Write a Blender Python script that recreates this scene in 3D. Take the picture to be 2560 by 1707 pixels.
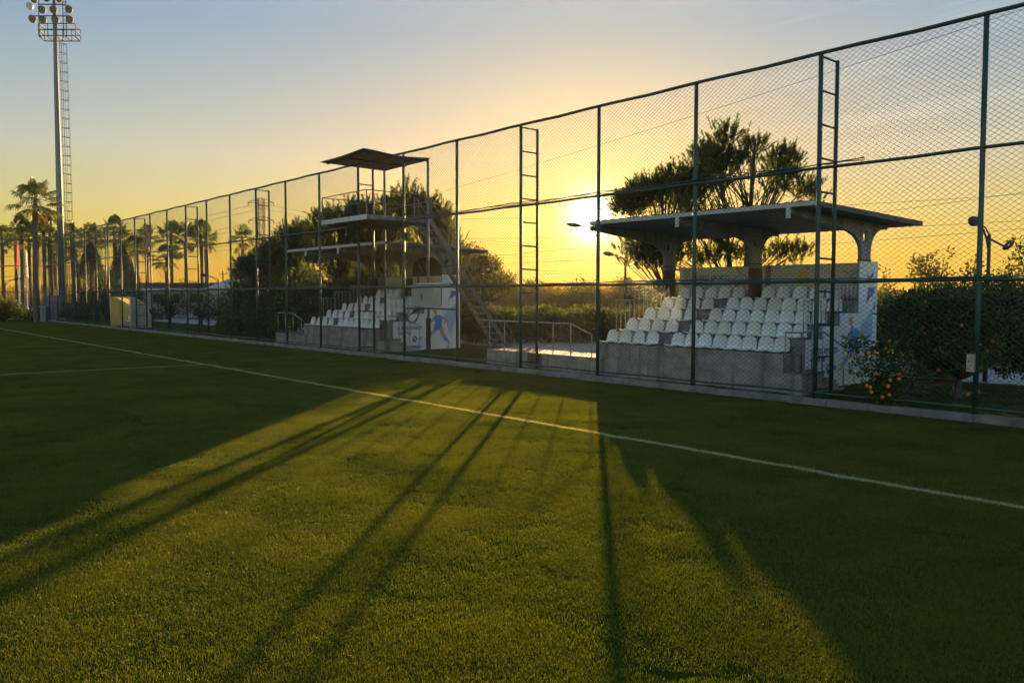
import bpy, math, random
import numpy as np
from mathutils import Vector, Matrix
PI = math.pi
scene = bpy.context.scene
col = scene.collection
for o in list(bpy.data.objects): bpy.data.objects.remove(o)

# ------------------------------------------------------------------ camera
CAM = np.array([0.0, 0.0, 2.487])
YAW, PITCH, ROLL, FPX = 0.690349728, 0.0530970475, 0.00113012582, 2127.19
fd = np.array([-math.cos(YAW)*math.cos(PITCH), math.sin(YAW)*math.cos(PITCH), -math.sin(PITCH)])
fr = np.array([math.sin(YAW), math.cos(YAW), 0.0]); fu = np.cross(fr, fd)
r2 = fr*math.cos(ROLL)+fu*math.sin(ROLL); u2 = fu*math.cos(ROLL)-fr*math.sin(ROLL)
cd = bpy.data.cameras.new("camera"); cam = bpy.data.objects.new("camera", cd); col.objects.link(cam)
cd.sensor_width = 36; cd.lens = FPX*36/2560; cd.clip_start = 0.05; cd.clip_end = 3000
M4 = Matrix(((r2[0], u2[0], -fd[0], CAM[0]), (r2[1], u2[1], -fd[1], CAM[1]), (r2[2], u2[2], -fd[2], CAM[2]), (0, 0, 0, 1)))
cam.matrix_world = M4
scene.camera = cam
def at(px, depth, z=0.0):
    """ground point seen in picture column px (of 2560) at a given distance along the view"""
    k = (px-1280)/FPX
    v = fd[:2]+k*r2[:2]
    return np.array([v[0]*depth, v[1]*depth, z])

# ------------------------------------------------------------------ light, sky, exposure
SUN_EL, SUN_AZ = math.radians(5.2), math.radians(135.06)
sdir = np.array([math.cos(SUN_EL)*math.cos(SUN_AZ), math.cos(SUN_EL)*math.sin(SUN_AZ), math.sin(SUN_EL)])
sl = bpy.data.lights.new("sun", 'SUN'); sl.energy = 5.0; sl.angle = math.radians(0.5); sl.color = (1.0, 0.66, 0.30)
so = bpy.data.objects.new("sun", sl); col.objects.link(so)
so.rotation_euler = Vector(-sdir).to_track_quat('-Z', 'Y').to_euler(); so.location = (-60, 60, 60)
w = bpy.data.worlds.new("World"); scene.world = w; w.use_nodes = True
nt = w.node_tree; nt.nodes.clear()
def N(tree, kind, **kw):
    n = tree.nodes.new(kind)
    for k, v in kw.items():
        if k in n.bl_rna.properties: setattr(n, k, v)
        else: n.inputs[k].default_value = v
    return n
L = nt.links.new
sky = N(nt, 'ShaderNodeTexSky', sky_type='NISHITA', sun_disc=False, sun_elevation=SUN_EL, sun_rotation=math.radians(90-135.06), altitude=0, air_density=1.0, dust_density=0.3, ozone_density=1.2)
bg = N(nt, 'ShaderNodeBackground', Strength=0.05)
wo = N(nt, 'ShaderNodeOutputWorld')
tc = N(nt, 'ShaderNodeTexCoord')
nrm = N(nt, 'ShaderNodeVectorMath', operation='NORMALIZE'); L(tc.outputs['Generated'], nrm.inputs[0])
dt = N(nt, 'ShaderNodeVectorMath', operation='DOT_PRODUCT'); L(nrm.outputs[0], dt.inputs[0]); dt.inputs[1].default_value = tuple(sdir)
def mth(op, a, b=None, c=None, clamp=False):
    n = nt.nodes.new('ShaderNodeMath'); n.operation = op; n.use_clamp = clamp
    for i, x in enumerate((a, b, c)):
        if x is None: continue
        if isinstance(x, (int, float)): n.inputs[i].default_value = x
        else: L(x, n.inputs[i])
    return n.outputs[0]
dpos = mth('MAXIMUM', dt.outputs['Value'], 0.0)
ang = mth('ARCCOSINE', mth('MINIMUM', dpos, 1.0))          # angle from the sun, radians
def lobe(width, k):                                         # k * exp(-ang/width)
    return mth('MULTIPLY', mth('EXPONENT', mth('MULTIPLY', ang, -1.0/width)), k)
def tint(val, c):
    n = nt.nodes.new('ShaderNodeVectorMath'); n.operation = 'SCALE'; n.inputs[0].default_value = c; L(val, n.inputs['Scale']); return n.outputs[0]
def vadd(a, b):
    n = nt.nodes.new('ShaderNodeVectorMath'); n.operation = 'ADD'; L(a, n.inputs[0]); L(b, n.inputs[1]); return n.outputs[0]
core = tint(lobe(0.010, 110.0), (1.0, 0.86, 0.55))
aur = tint(lobe(0.075, 4.6), (1.0, 0.76, 0.10))
wide = tint(lobe(0.16, 0.40), (1.0, 0.74, 0.34))
SKYK = 0.60
# thin high cloud streaks
sep = N(nt, 'ShaderNodeSeparateXYZ'); L(nrm.outputs[0], sep.inputs[0])
zc = mth('MAXIMUM', sep.outputs['Z'], 0.02)
cx = mth('DIVIDE', sep.outputs['X'], zc); cy = mth('DIVIDE', sep.outputs['Y'], zc)
cmb = N(nt, 'ShaderNodeCombineXYZ'); L(cx, cmb.inputs[0]); L(cy, cmb.inputs[1])
mp = N(nt, 'ShaderNodeMapping'); mp.inputs['Rotation'].default_value = (0, 0, math.radians(30)); mp.inputs['Scale'].default_value = (0.5, 1.6, 1); L(cmb.outputs[0], mp.inputs[0])
cn = N(nt, 'ShaderNodeTexNoise', Scale=1.1, Detail=6.0, Roughness=0.55); cn.inputs['Distortion'].default_value = 0.4; L(mp.outputs[0], cn.inputs['Vector'])
cr = N(nt, 'ShaderNodeMapRange'); cr.inputs['From Min'].default_value = 0.48; cr.inputs['From Max'].default_value = 0.85; L(cn.outputs[0], cr.inputs[0])
# high clouds only show in the north-west part of the sky, well above the horizon
cdir = nt.nodes.new('ShaderNodeVectorMath'); cdir.operation = 'DOT_PRODUCT'; L(nrm.outputs[0], cdir.inputs[0]); cdir.inputs[1].default_value = (-0.38, 0.83, 0.40)
cm = N(nt, 'ShaderNodeMapRange'); cm.inputs['From Min'].default_value = 0.955; cm.inputs['From Max'].default_value = 0.995; L(cdir.outputs['Value'], cm.inputs[0])
cl = tint(mth('MULTIPLY', mth('MULTIPLY', cr.outputs[0], cm.outputs[0]), 2.4), (1.0, 0.86, 0.74))
lum = N(nt, 'ShaderNodeVectorMath', operation='DOT_PRODUCT'); L(sky.outputs[0], lum.inputs[0]); lum.inputs[1].default_value = (0.3, 0.5, 0.2)
soft = mth('DIVIDE', 1.0, mth('ADD', 1.0, mth('MULTIPLY', lum.outputs['Value'], SKYK)))
skc = nt.nodes.new('ShaderNodeVectorMath'); skc.operation = 'SCALE'; L(sky.outputs[0], skc.inputs[0]); L(soft, skc.inputs['Scale'])
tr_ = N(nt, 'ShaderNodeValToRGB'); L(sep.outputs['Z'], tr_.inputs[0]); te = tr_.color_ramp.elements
for k, (pos, c) in enumerate(((0.0, (1.30, 1.08, .26)), (0.05, (1.34, 1.13, .35)), (0.155, (1.50, 1.30, 1.16)), (0.29, (.98, 1.10, 1.30)), (0.38, (1.1, 1.25, 1.5)), (0.6, (1.45, 1.6, 1.6)))):  # highest stops, overhead and out of view, raised as extra fill light
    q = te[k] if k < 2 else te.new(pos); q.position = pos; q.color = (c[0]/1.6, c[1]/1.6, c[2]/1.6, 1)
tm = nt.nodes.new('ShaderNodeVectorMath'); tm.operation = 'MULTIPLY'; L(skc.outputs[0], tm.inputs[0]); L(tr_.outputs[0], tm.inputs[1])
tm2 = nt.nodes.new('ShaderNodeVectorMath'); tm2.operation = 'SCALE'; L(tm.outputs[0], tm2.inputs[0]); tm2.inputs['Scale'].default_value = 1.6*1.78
# the sky opposite the sun, behind the camera, boosted to fill the shaded stands
east_fill = mth('ADD', 1.0, mth('MULTIPLY', mth('MAXIMUM', mth('MULTIPLY', dt.outputs['Value'], -1.0), 0.0), 1.3))
tm3 = nt.nodes.new('ShaderNodeVectorMath'); tm3.operation = 'SCALE'; L(tm2.outputs[0], tm3.inputs[0]); L(east_fill, tm3.inputs['Scale'])
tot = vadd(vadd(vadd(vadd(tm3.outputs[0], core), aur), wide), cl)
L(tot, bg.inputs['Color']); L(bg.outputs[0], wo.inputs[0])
w.cycles.sampling_method = 'MANUAL'; w.cycles.sample_map_resolution = 2048
scene.view_settings.view_transform = 'Standard'; scene.view_settings.look = 'None'
scene.view_settings.exposure = 1.9; scene.view_settings.gamma = 1.0
cy_ = scene.cycles
cy_.max_bounces = 8; cy_.diffuse_bounces = 3; cy_.glossy_bounces = 3; cy_.transmission_bounces = 6; cy_.transparent_max_bounces = 16
cy_.volume_bounces = 0; cy_.caustics_reflective = False; cy_.caustics_refractive = False
cy_.sample_clamp_indirect = 6.0; cy_.use_denoising = True

# ------------------------------------------------------------------ helpers
def tag(o, label=None, cat=None, group=None, kind=None):
    if label: o['label'] = label
    if cat: o['category'] = cat
    if group: o['group'] = group
    if kind: o['kind'] = kind
    return o
def empty(name, loc=(0, 0, 0), rz=0, label=None, cat=None, group=None):
    o = bpy.data.objects.new(name, None); col.objects.link(o); o.location = tuple(float(a) for a in loc); o.rotation_euler.z = rz
    o.empty_display_size = 0.3
    return tag(o, label, cat, group)
def dup(root, loc, rz=None, label=None, group=None, scale=None):
    r = root.copy(); col.objects.link(r); r.location = tuple(float(a) for a in loc)
    if rz is not None: r.rotation_euler.z = rz
    if scale is not None: r.scale = (scale,)*3
    if label: r['label'] = label
    if group: r['group'] = group
    for ch in [c for c in bpy.data.objects if c.parent == root]:
        c = ch.copy(); col.objects.link(c); c.parent = r
        for g in [q for q in bpy.data.objects if q.parent == ch]:
            d = g.copy(); col.objects.link(d); d.parent = c
    return r
class MB:
    def __init__(s, origin=(0, 0, 0)): s.v = []; s.f = []; s.n = 0; s.o = np.array(origin, float)
    def add(s, V, F):
        V = np.asarray(V, float).reshape(-1, 3)-s.o
        s.v.append(V); s.f += [tuple(i+s.n for i in f) for f in F]; s.n += len(V); return s
    def box(s, x0, x1, y0, y1, z0, z1):
        V = [(x, y, z) for z in (z0, z1) for y in (y0, y1) for x in (x0, x1)]
        return s.add(V, [(0, 2, 3, 1), (4, 5, 7, 6), (0, 1, 5, 4), (1, 3, 7, 5), (3, 2, 6, 7), (2, 0, 4, 6)])
    def bar(s, p, q, w, h=None, up=(0, 0, 1)):
        h = w if h is None else h
        p = np.array(p, float); q = np.array(q, float); d = q-p; d /= np.linalg.norm(d)
        u = np.array(up, float)
        if abs(d@u) > 0.95: u = np.array([1.0, 0, 0])
        r = np.cross(d, u); r /= np.linalg.norm(r); u = np.cross(r, d)
        V = [a+sx*r*w/2+sz*u*h/2 for a in (p, q) for sx, sz in ((-1, -1), (1, -1), (1, 1), (-1, 1))]
        return s.add(V, [(3, 2, 1, 0), (4, 5, 6, 7), (0, 1, 5, 4), (1, 2, 6, 5), (2, 3, 7, 6), (3, 0, 4, 7)])
    def tube(s, pts, r, n=10, cap=True):
        pts = np.array(pts, float); m = len(pts); R = np.full(m, r, float) if np.isscalar(r) else np.array(r, float)
        T = np.gradient(pts, axis=0); T /= np.linalg.norm(T, axis=1)[:, None]+1e-12
        u = np.array([0, 0, 1.0]) if abs(T[0][2]) < 0.9 else np.array([1.0, 0, 0])
        V = []
        for i in range(m):
            a = np.cross(T[i], u); a /= np.linalg.norm(a)+1e-12; b = np.cross(a, T[i]); u = b
            for k in range(n):
                t = 2*PI*k/n; V.append(pts[i]+R[i]*(math.cos(t)*a+math.sin(t)*b))
        F = [(i*n+k, i*n+(k+1) % n, (i+1)*n+(k+1) % n, (i+1)*n+k) for i in range(m-1) for k in range(n)]
        if cap: F += [tuple(range(n))[::-1], tuple((m-1)*n+k for k in range(n))]
        return s.add(V, F)
    def prism(s, poly, vec):
        """flat polygon (3-D points) pushed along vec"""
        P = np.array(poly, float); Q = P+np.array(vec, float); n = len(P)
        F = [tuple(range(n)), tuple(range(2*n-1, n-1, -1))]+[(i, i+n, (i+1) % n+n, (i+1) % n) for i in range(n)]
        return s.add(np.vstack([P, Q]), [f[::-1] for f in F])
    def lathe(s, prof, c, n=16):
        V = [(c[0]+r*math.cos(2*PI*k/n), c[1]+r*math.sin(2*PI*k/n), c[2]+z) for r, z in prof for k in range(n)]
        m = len(prof)
        F = [(i*n+k, i*n+(k+1) % n, (i+1)*n+(k+1) % n, (i+1)*n+k) for i in range(m-1) for k in range(n)]
        F += [tuple(range(n))[::-1], tuple((m-1)*n+k for k in range(n))]
        return s.add(V, F)
    def build(s, name, m, parent=None, smooth=False, bevel=0):
        me = bpy.data.meshes.new(name); V = np.vstack(s.v) if s.v else np.zeros((0, 3))
        if parent is not None: V = V+s.o-abs_loc(parent)
        me.from_pydata(V.tolist(), [], s.f)
        ob = bpy.data.objects.new(name, me); col.objects.link(ob)
        for mm in (m if isinstance(m, (list, tuple)) else [m]): me.materials.append(mm)
        if parent is not None: ob.parent = parent
        elif np.any(s.o): ob.location = tuple(s.o)
        if smooth: me.shade_smooth()
        if bevel:
            b = ob.modifiers.new('bevel', 'BEVEL'); b.width = bevel; b.segments = 2; b.limit_method = 'ANGLE'
        return ob
def abs_loc(o):
    l = np.array(o.location, float)
    return l+abs_loc(o.parent) if o.parent else l
def tris(name, V, m, parent=None, loc=None, mi=None):
    """big triangle soup, V is (n,3,3) or quads (n,4,3)"""
    k = V.shape[1]; n = len(V)
    V = V.astype(np.float32)
    if parent is not None: V = V-abs_loc(parent).astype(np.float32)
    elif loc is not None: V = V-np.array(loc, np.float32)
    me = bpy.data.meshes.new(name)
    me.vertices.add(n*k); me.vertices.foreach_set('co', V.reshape(-1))
    me.loops.add(n*k); me.loops.foreach_set('vertex_index', np.arange(n*k, dtype=np.int32))
    me.polygons.add(n); me.polygons.foreach_set('loop_start', np.arange(0, n*k, k, dtype=np.int32)); me.polygons.foreach_set('loop_total', np.full(n, k, dtype=np.int32))
    for mm in (m if isinstance(m, (list, tuple)) else [m]): me.materials.append(mm)
    if mi is not None: me.polygons.foreach_set('material_index', mi.astype(np.int32))
    me.update(calc_edges=True)
    ob = bpy.data.objects.new(name, me); col.objects.link(ob)
    if parent is not None: ob.parent = parent
    elif loc is not None: ob.location = tuple(float(a) for a in loc)
    return ob
def share(name, me, parent, loc, rz=0, s=1):
    o = bpy.data.objects.new(name, me); col.objects.link(o); o.parent = parent
    o.location = tuple(float(a) for a in (np.array(loc)-abs_loc(parent))); o.rotation_euler.z = rz; o.scale = (s, s, s); return o

# ------------------------------------------------------------------ materials
def mat(name, c1, c2=None, scale=4.0, rough=0.6, metal=0.0, bump=0.0, trans=0.0, detail=6.0, stretch=(1, 1, 1), lo=0.35, hi=0.65, space='Object', spec=0.5, bscale=None, c3=None, s3=0.6, tc3=None, st3=None):
    m = bpy.data.materials.new(name); m.use_nodes = True; t = m.node_tree; t.nodes.clear(); l = t.links.new
    out = N(t, 'ShaderNodeOutputMaterial'); p = N(t, 'ShaderNodeBsdfPrincipled')
    p.inputs['Roughness'].default_value = rough; p.inputs['Metallic'].default_value = metal; p.inputs['Specular IOR Level'].default_value = spec
    if space == 'World': src = N(t, 'ShaderNodeNewGeometry').outputs['Position']
    else: src = N(t, 'ShaderNodeTexCoord').outputs['Object']
    mpn = N(t, 'ShaderNodeMapping'); mpn.inputs['Scale'].default_value = stretch; l(src, mpn.inputs[0])
    colout = None
    if c2 is not None:
        no = N(t, 'ShaderNodeTexNoise', Scale=scale, Detail=detail, Roughness=0.6); l(mpn.outputs[0], no.inputs['Vector'])
        cr_ = N(t, 'ShaderNodeValToRGB'); e = cr_.color_ramp.elements; e[0].position = lo; e[1].position = hi
        e[0].color = (*c1, 1); e[1].color = (*c2, 1); l(no.outputs[0], cr_.inputs[0]); colout = cr_.outputs[0]
        if c3 is not None:
            n3 = N(t, 'ShaderNodeTexNoise', Scale=s3, Detail=4.0); mp3 = N(t, 'ShaderNodeMapping'); mp3.inputs['Scale'].default_value = st3 or stretch; l(src, mp3.inputs[0]); l(mp3.outputs[0], n3.inputs['Vector'])
            r3 = N(t, 'ShaderNodeMapRange'); r3.inputs['From Min'].default_value = 0.5; r3.inputs['From Max'].default_value = 0.72; l(n3.outputs[0], r3.inputs[0])
            mx = N(t, 'ShaderNodeMix', data_type='RGBA'); l(r3.outputs[0], mx.inputs['Factor']); l(colout, mx.inputs['A']); mx.inputs['B'].default_value = (*c3, 1); colout = mx.outputs['Result']
    if colout is not None: l(colout, p.inputs['Base Color'])
    else: p.inputs['Base Color'].default_value = (*c1, 1)
    if bump:
        nb = N(t, 'ShaderNodeTexNoise', Scale=bscale or scale*4, Detail=8.0); l(mpn.outputs[0], nb.inputs['Vector'])
        b = N(t, 'ShaderNodeBump', Strength=bump, Distance=0.02); l(nb.outputs[0], b.inputs['Height']); l(b.outputs[0], p.inputs['Normal'])
    if trans:
        tr = N(t, 'ShaderNodeBsdfTranslucent')
        if colout is not None:
            hs = N(t, 'ShaderNodeMix', data_type='RGBA', blend_type='MULTIPLY'); hs.inputs['Factor'].default_value = 1.0
            l(colout, hs.inputs['A']); hs.inputs['B'].default_value = (*(tc3 or (1.5, 1.35, 0.45)), 1); l(hs.outputs['Result'], tr.inputs['Color'])
        else: tr.inputs['Color'].default_value = (*c1, 1)
        mxs = N(t, 'ShaderNodeMixShader', Fac=trans); l(p.outputs[0], mxs.inputs[1]); l(tr.outputs[0], mxs.inputs[2]); l(mxs.outputs[0], out.inputs[0])
    else: l(p.outputs[0], out.inputs[0])
    return m
GREEN = mat('green_paint', (0.010, 0.038, 0.028), (0.022, 0.066, 0.050), scale=3, rough=0.5, stretch=(1, 1, .35), bump=0.1, c3=(0.055, 0.04, 0.025), s3=1.3)
WIRE = mat('green_wire', (0.012, 0.04, 0.032), rough=0.45)
CONC = mat('concrete', (0.20, 0.19, 0.175), (0.33, 0.315, 0.29), scale=2.2, rough=0.85, bump=0.25, bscale=40, c3=(0.12, 0.112, 0.10), s3=1.0, stretch=(1, 1, 1.6), st3=(3.2, 3.2, .35))
CONCD = mat('concrete_dark', (0.10, 0.10, 0.10), (0.20, 0.195, 0.185), scale=3, rough=0.85, bump=0.3, bscale=30, c3=(0.07, 0.075, 0.065), s3=1.5)
COLM = mat('grey_render', (0.20, 0.21, 0.215), (0.30, 0.31, 0.31), scale=2.5, rough=0.8, bump=0.1, c3=(0.13, 0.13, 0.13), s3=1.2, st3=(3, 3, .3))
TILE = mat('worn_tiles', (0.13, 0.12, 0.10), (0.22, 0.20, 0.17), scale=9, rough=0.85, bump=0.5, bscale=30, spec=0.06)
SEAT = mat('white_plastic', (0.78, 0.79, 0.80), (0.86, 0.86, 0.85), scale=6, rough=0.38, c3=(0.62, 0.61, 0.58), s3=2.5)
RAIL = mat('galvanised_rail', (0.28, 0.27, 0.26), (0.42, 0.41, 0.39), scale=8, rough=0.4, metal=0.5)
TOWM = mat('grey_metal', (0.10, 0.11, 0.12), (0.20, 0.21, 0.22), scale=5, rough=0.5, metal=0.4)
LIGHTM = mat('light_metal_edge', (0.38, 0.38, 0.37), (0.52, 0.51, 0.49), scale=4, rough=0.5)
ROOF = mat('roof_sheet', (0.07, 0.07, 0.075), (0.12, 0.12, 0.125), scale=2, rough=0.55, metal=0.2)
FASCIA = mat('fascia', (0.55, 0.55, 0.56), (0.66, 0.66, 0.66), scale=3, rough=0.5)
BANNER = mat('white_banner', (0.66, 0.67, 0.70), (0.76, 0.77, 0.80), scale=1.5, rough=0.4)
BANNERB = mat('cream_banner', (0.54, 0.54, 0.535), (0.62, 0.62, 0.61), scale=1.5, rough=0.5)
INK = mat('navy_ink', (0.035, 0.075, 0.24), rough=0.45)
BLUE1 = mat('blue_print', (0.05, 0.22, 0.62), (0.10, 0.34, 0.72), scale=7, rough=0.45)
BLUE2 = mat('indigo_print', (0.10, 0.11, 0.42), (0.16, 0.20, 0.55), scale=7, rough=0.45)
BLUE3 = mat('pale_blue_print', (0.25, 0.42, 0.62), (0.36, 0.52, 0.70), scale=5, rough=0.45)
SKINP = mat('skin_print', (0.55, 0.28, 0.14), rough=0.5)
YEL = mat('yellow_print', (0.78, 0.45, 0.03), (0.85, 0.60, 0.06), scale=8, rough=0.5)
LIME = mat('lime_print', (0.35, 0.65, 0.08), rough=0.5)
ORANGEP = mat('orange_print', (0.75, 0.28, 0.05), rough=0.5)
BROWN = mat('brown_wood', (0.10, 0.05, 0.03), (0.16, 0.08, 0.045), scale=6, rough=0.7, stretch=(1, 1, .2))
GALV = mat('galvanised_mast', (0.11, 0.125, 0.14), (0.16, 0.175, 0.19), scale=1.5, rough=0.6, metal=0.1, stretch=(1, 1, .15))
STEEL = mat('dark_steel', (0.030, 0.038, 0.042), (0.06, 0.068, 0.072), scale=6, rough=0.75, metal=0.0, spec=0.25)
LAMPG = mat('lamp_glass', (0.16, 0.15, 0.13), rough=0.15, spec=0.8)
WHITEP = mat('white_paint', (0.66, 0.66, 0.64), (0.76, 0.75, 0.73), scale=5, rough=0.45)
CABLE = mat('cable', (0.02, 0.045, 0.06), rough=0.5)
BARK = mat('bark', (0.045, 0.032, 0.022), (0.11, 0.08, 0.055), scale=7, rough=0.9, bump=0.8, stretch=(1, 1, .3))
PBARK = mat('palm_bark', (0.07, 0.05, 0.035), (0.17, 0.12, 0.085), scale=9, rough=0.9, bump=0.8)
PINE = mat('pine_needles', (0.032, 0.058, 0.012), (0.085, 0.110, 0.022), scale=1.6, rough=0.6, trans=0.7, space='World')
CYP = mat('cypress_leaf', (0.018, 0.045, 0.014), (0.05, 0.085, 0.022), scale=1.8, rough=0.6, trans=0.35, space='World')
PALM = mat('palm_leaf', (0.035, 0.060, 0.014), (0.085, 0.105, 0.028), scale=1.5, rough=0.5, trans=0.45, space='World')
PALMD = mat('dry_palm_leaf', (0.16, 0.10, 0.05), (0.24, 0.17, 0.08), scale=3, rough=0.7, trans=0.35, space='World')
CIT = mat('citrus_leaf', (0.024, 0.052, 0.012), (0.072, 0.105, 0.022), scale=2.5, rough=0.75, trans=0.16, space='World', spec=0.25)
BUSH = mat('bush_leaf', (0.032, 0.052, 0.012), (0.095, 0.105, 0.024), scale=1.2, rough=0.6, trans=0.5, space='World')
REED = mat('dry_reed', (0.16, 0.12, 0.05), (0.26, 0.19, 0.08), scale=2, rough=0.7, trans=0.5, space='World')
FRUIT = mat('orange_peel', (0.36, 0.085, 0.008), (0.52, 0.14, 0.012), scale=9, rough=0.42, bump=0.15)
ROAD = mat('grey_paving', (0.26, 0.25, 0.245), (0.36, 0.35, 0.34), scale=3, rough=0.9, bump=0.3, bscale=25, spec=0.15)
YKERB = mat('yellow_kerb_paint', (0.62, 0.42, 0.04), (0.70, 0.50, 0.07), scale=6, rough=0.7)
WALLM = mat('plaster_wall', (0.36, 0.34, 0.31), (0.45, 0.43, 0.40), scale=1.5, rough=0.85)
TILEROOF = mat('dark_roof', (0.05, 0.048, 0.045), (0.09, 0.085, 0.08), scale=4, rough=0.8)
WINDOW = mat('window_glass', (0.05, 0.05, 0.045), rough=0.08, spec=0.9)
REDF = mat('red_flag', (0.55, 0.03, 0.03), rough=0.8, c2=(0.6, 0.05, 0.04), trans=0.35, tc3=(1.2, 1, 1))
WHITEF = mat('white_flag', (0.60, 0.58, 0.60), rough=0.8, c2=(0.7, 0.68, 0.68), trans=0.35, tc3=(1, 1, 1))
def poly_plastic():
    m = bpy.data.materials.new('translucent_sheet'); m.use_nodes = True; t = m.node_tree; t.nodes.clear(); l = t.links.new
    out = N(t, 'ShaderNodeOutputMaterial'); p = N(t, 'ShaderNodeBsdfPrincipled', Roughness=0.3); p.inputs['Base Color'].default_value = (0.62, 0.60, 0.55, 1)
    tr = N(t, 'ShaderNodeBsdfTranslucent'); tr.inputs['Color'].default_value = (1.0, 0.66, 0.16, 1)
    mx = N(t, 'ShaderNodeMixShader', Fac=0.8); l(p.outputs[0], mx.inputs[1]); l(tr.outputs[0], mx.inputs[2]); l(mx.outputs[0], out.inputs[0]); return m
SHEET = poly_plastic()
SHEET2 = mat('grey_sheet', (0.36, 0.34, 0.30), (0.46, 0.44, 0.40), scale=2, rough=0.35, trans=0.3, tc3=(1, .85, .5))
LINE_Y, LINE_X, LW = 10.93, -30.6, 0.075
def turf(name, blades):
    """turf colour; the painted touchline and halfway line are marked where they lie"""
    m = bpy.data.materials.new(name); m.use_nodes = True; t = m.node_tree; t.nodes.clear(); l = t.links.new
    out = N(t, 'ShaderNodeOutputMaterial'); p = N(t, 'ShaderNodeBsdfPrincipled', Roughness=0.5 if blades else 1.0); p.inputs['Specular IOR Level'].default_value = 0.35 if blades else 0.0
    geo = N(t, 'ShaderNodeNewGeometry'); no = N(t, 'ShaderNodeTexNoise', Scale=0.55, Detail=7.0, Roughness=0.65); l(geo.outputs['Position'], no.inputs['Vector'])
    n2 = N(t, 'ShaderNodeTexNoise', Scale=30.0, Detail=3.0); l(geo.outputs['Position'], n2.inputs['Vector'])
    def mm(op, a, b):
        n = t.nodes.new('ShaderNodeMath'); n.operation = op
        for i, x in enumerate((a, b)):
            if isinstance(x, (int, float)): n.inputs[i].default_value = x
            else: l(x, n.inputs[i])
        return n.outputs[0]
    f = mm('ADD', mm('ADD', mm('MULTIPLY', no.outputs[0], 0.45), mm('MULTIPLY', n2.outputs[0], 0.30)), mm('MULTIPLY', geo.outputs['Random Per Island'] if blades else 0.5, 0.25))
    cr_ = N(t, 'ShaderNodeValToRGB'); e = cr_.color_ramp.elements; e[0].position = 0.36; e[1].position = 0.64
    k = 1.0 if blades else 0.45
    e[0].color = (0.018*k, 0.050*k, 0.008*k, 1); e[1].color = (0.120*k, 0.145*k, 0.020*k, 1); l(f, cr_.inputs[0])
    c = cr_.outputs[0]
    sp = N(t, 'ShaderNodeSeparateXYZ'); l(geo.outputs['Position'], sp.inputs[0])
    wob = mm('MULTIPLY', mm('SUBTRACT', n2.outputs[0], 0.5), 0.05)
    ly = mm('LESS_THAN', mm('ABSOLUTE', mm('ADD', mm('SUBTRACT', sp.outputs['Y'], LINE_Y), wob), 0), LW)
    lx = mm('MULTIPLY', mm('LESS_THAN', mm('ABSOLUTE', mm('ADD', mm('SUBTRACT', sp.outputs['X'], LINE_X), wob), 0), LW), mm('LESS_THAN', sp.outputs['Y'], LINE_Y))
    ln = mm('MAXIMUM', ly, lx)
    n3 = N(t, 'ShaderNodeTexNoise', Scale=60.0, Detail=2.0); l(geo.outputs['Position'], n3.inputs['Vector'])
    keep = mm('MULTIPLY', ln, mm('GREATER_THAN', n3.outputs[0], 0.45))
    mx = N(t, 'ShaderNodeMix', data_type='RGBA'); l(keep, mx.inputs['Factor']); l(c, mx.inputs['A']); mx.inputs['B'].default_value = (0.42, 0.44, 0.40, 1)
    l(mx.outputs['Result'], p.inputs['Base Color'])
    if blades:
        tr = N(t, 'ShaderNodeBsdfTranslucent'); h = N(t, 'ShaderNodeMix', data_type='RGBA', blend_type='MULTIPLY'); h.inputs['Factor'].default_value = 1.0
        l(mx.outputs['Result'], h.inputs['A']); h.inputs['B'].default_value = (2.0, 1.55, 0.30, 1); l(h.outputs['Result'], tr.inputs['Color'])
        ms = N(t, 'ShaderNodeMixShader', Fac=0.5); l(p.outputs[0], ms.inputs[1]); l(tr.outputs[0], ms.inputs[2]); l(ms.outputs[0], out.inputs[0])
    else: l(p.outputs[0], out.inputs[0])
    return m
TURF = turf('pitch_turf', True); TURFB = turf('pitch_soil', False)
LAWN = mat('lawn_blades', (0.030, 0.060, 0.012), (0.085, 0.115, 0.022), scale=3, rough=0.5, trans=0.5, space='World')
SOIL = mat('lawn_soil', (0.025, 0.035, 0.012), (0.05, 0.055, 0.02), scale=3, rough=0.9, space='World')
FIELD = mat('field_ground', (0.06, 0.06, 0.025), (0.12, 0.10, 0.045), scale=0.08, rough=0.9, space='World')

# ------------------------------------------------------------------ ground
FY = 17.80; X0 = -7.105; SP = 3.50156; KZ = 0.156; FH = 7.956   # fence line, first post, spacing, kerb top, fence top
G = 0.06
def sheet(name, x0, x1, y0, y1, z, m, label=None):
    b = MB(((x0+x1)/2, (y0+y1)/2, z)); b.add([(x0, y0, z), (x1, y0, z), (x1, y1, z), (x0, y1, z)], [(0, 1, 2, 3)])
    o = b.build(name, m); tag(o, kind='structure')
    if label: o['label'] = label
    return o
sheet('ground', -1500, 1500, -1500, 1500, -0.03, FIELD)
sheet('pitch', -95.4, 30, -60, FY-0.11, 0.0, TURFB, 'green football pitch with white touchline')
sheet('lawn', -140, 30, FY+0.12, 25.5, G, SOIL)
sheet('road', -140, 30, 25.5, 31.0, G+0.004, ROAD, 'grey paved road behind the stands')
sheet('verge', -140, 30, 31.12, 60, G+0.02, SOIL)
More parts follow.
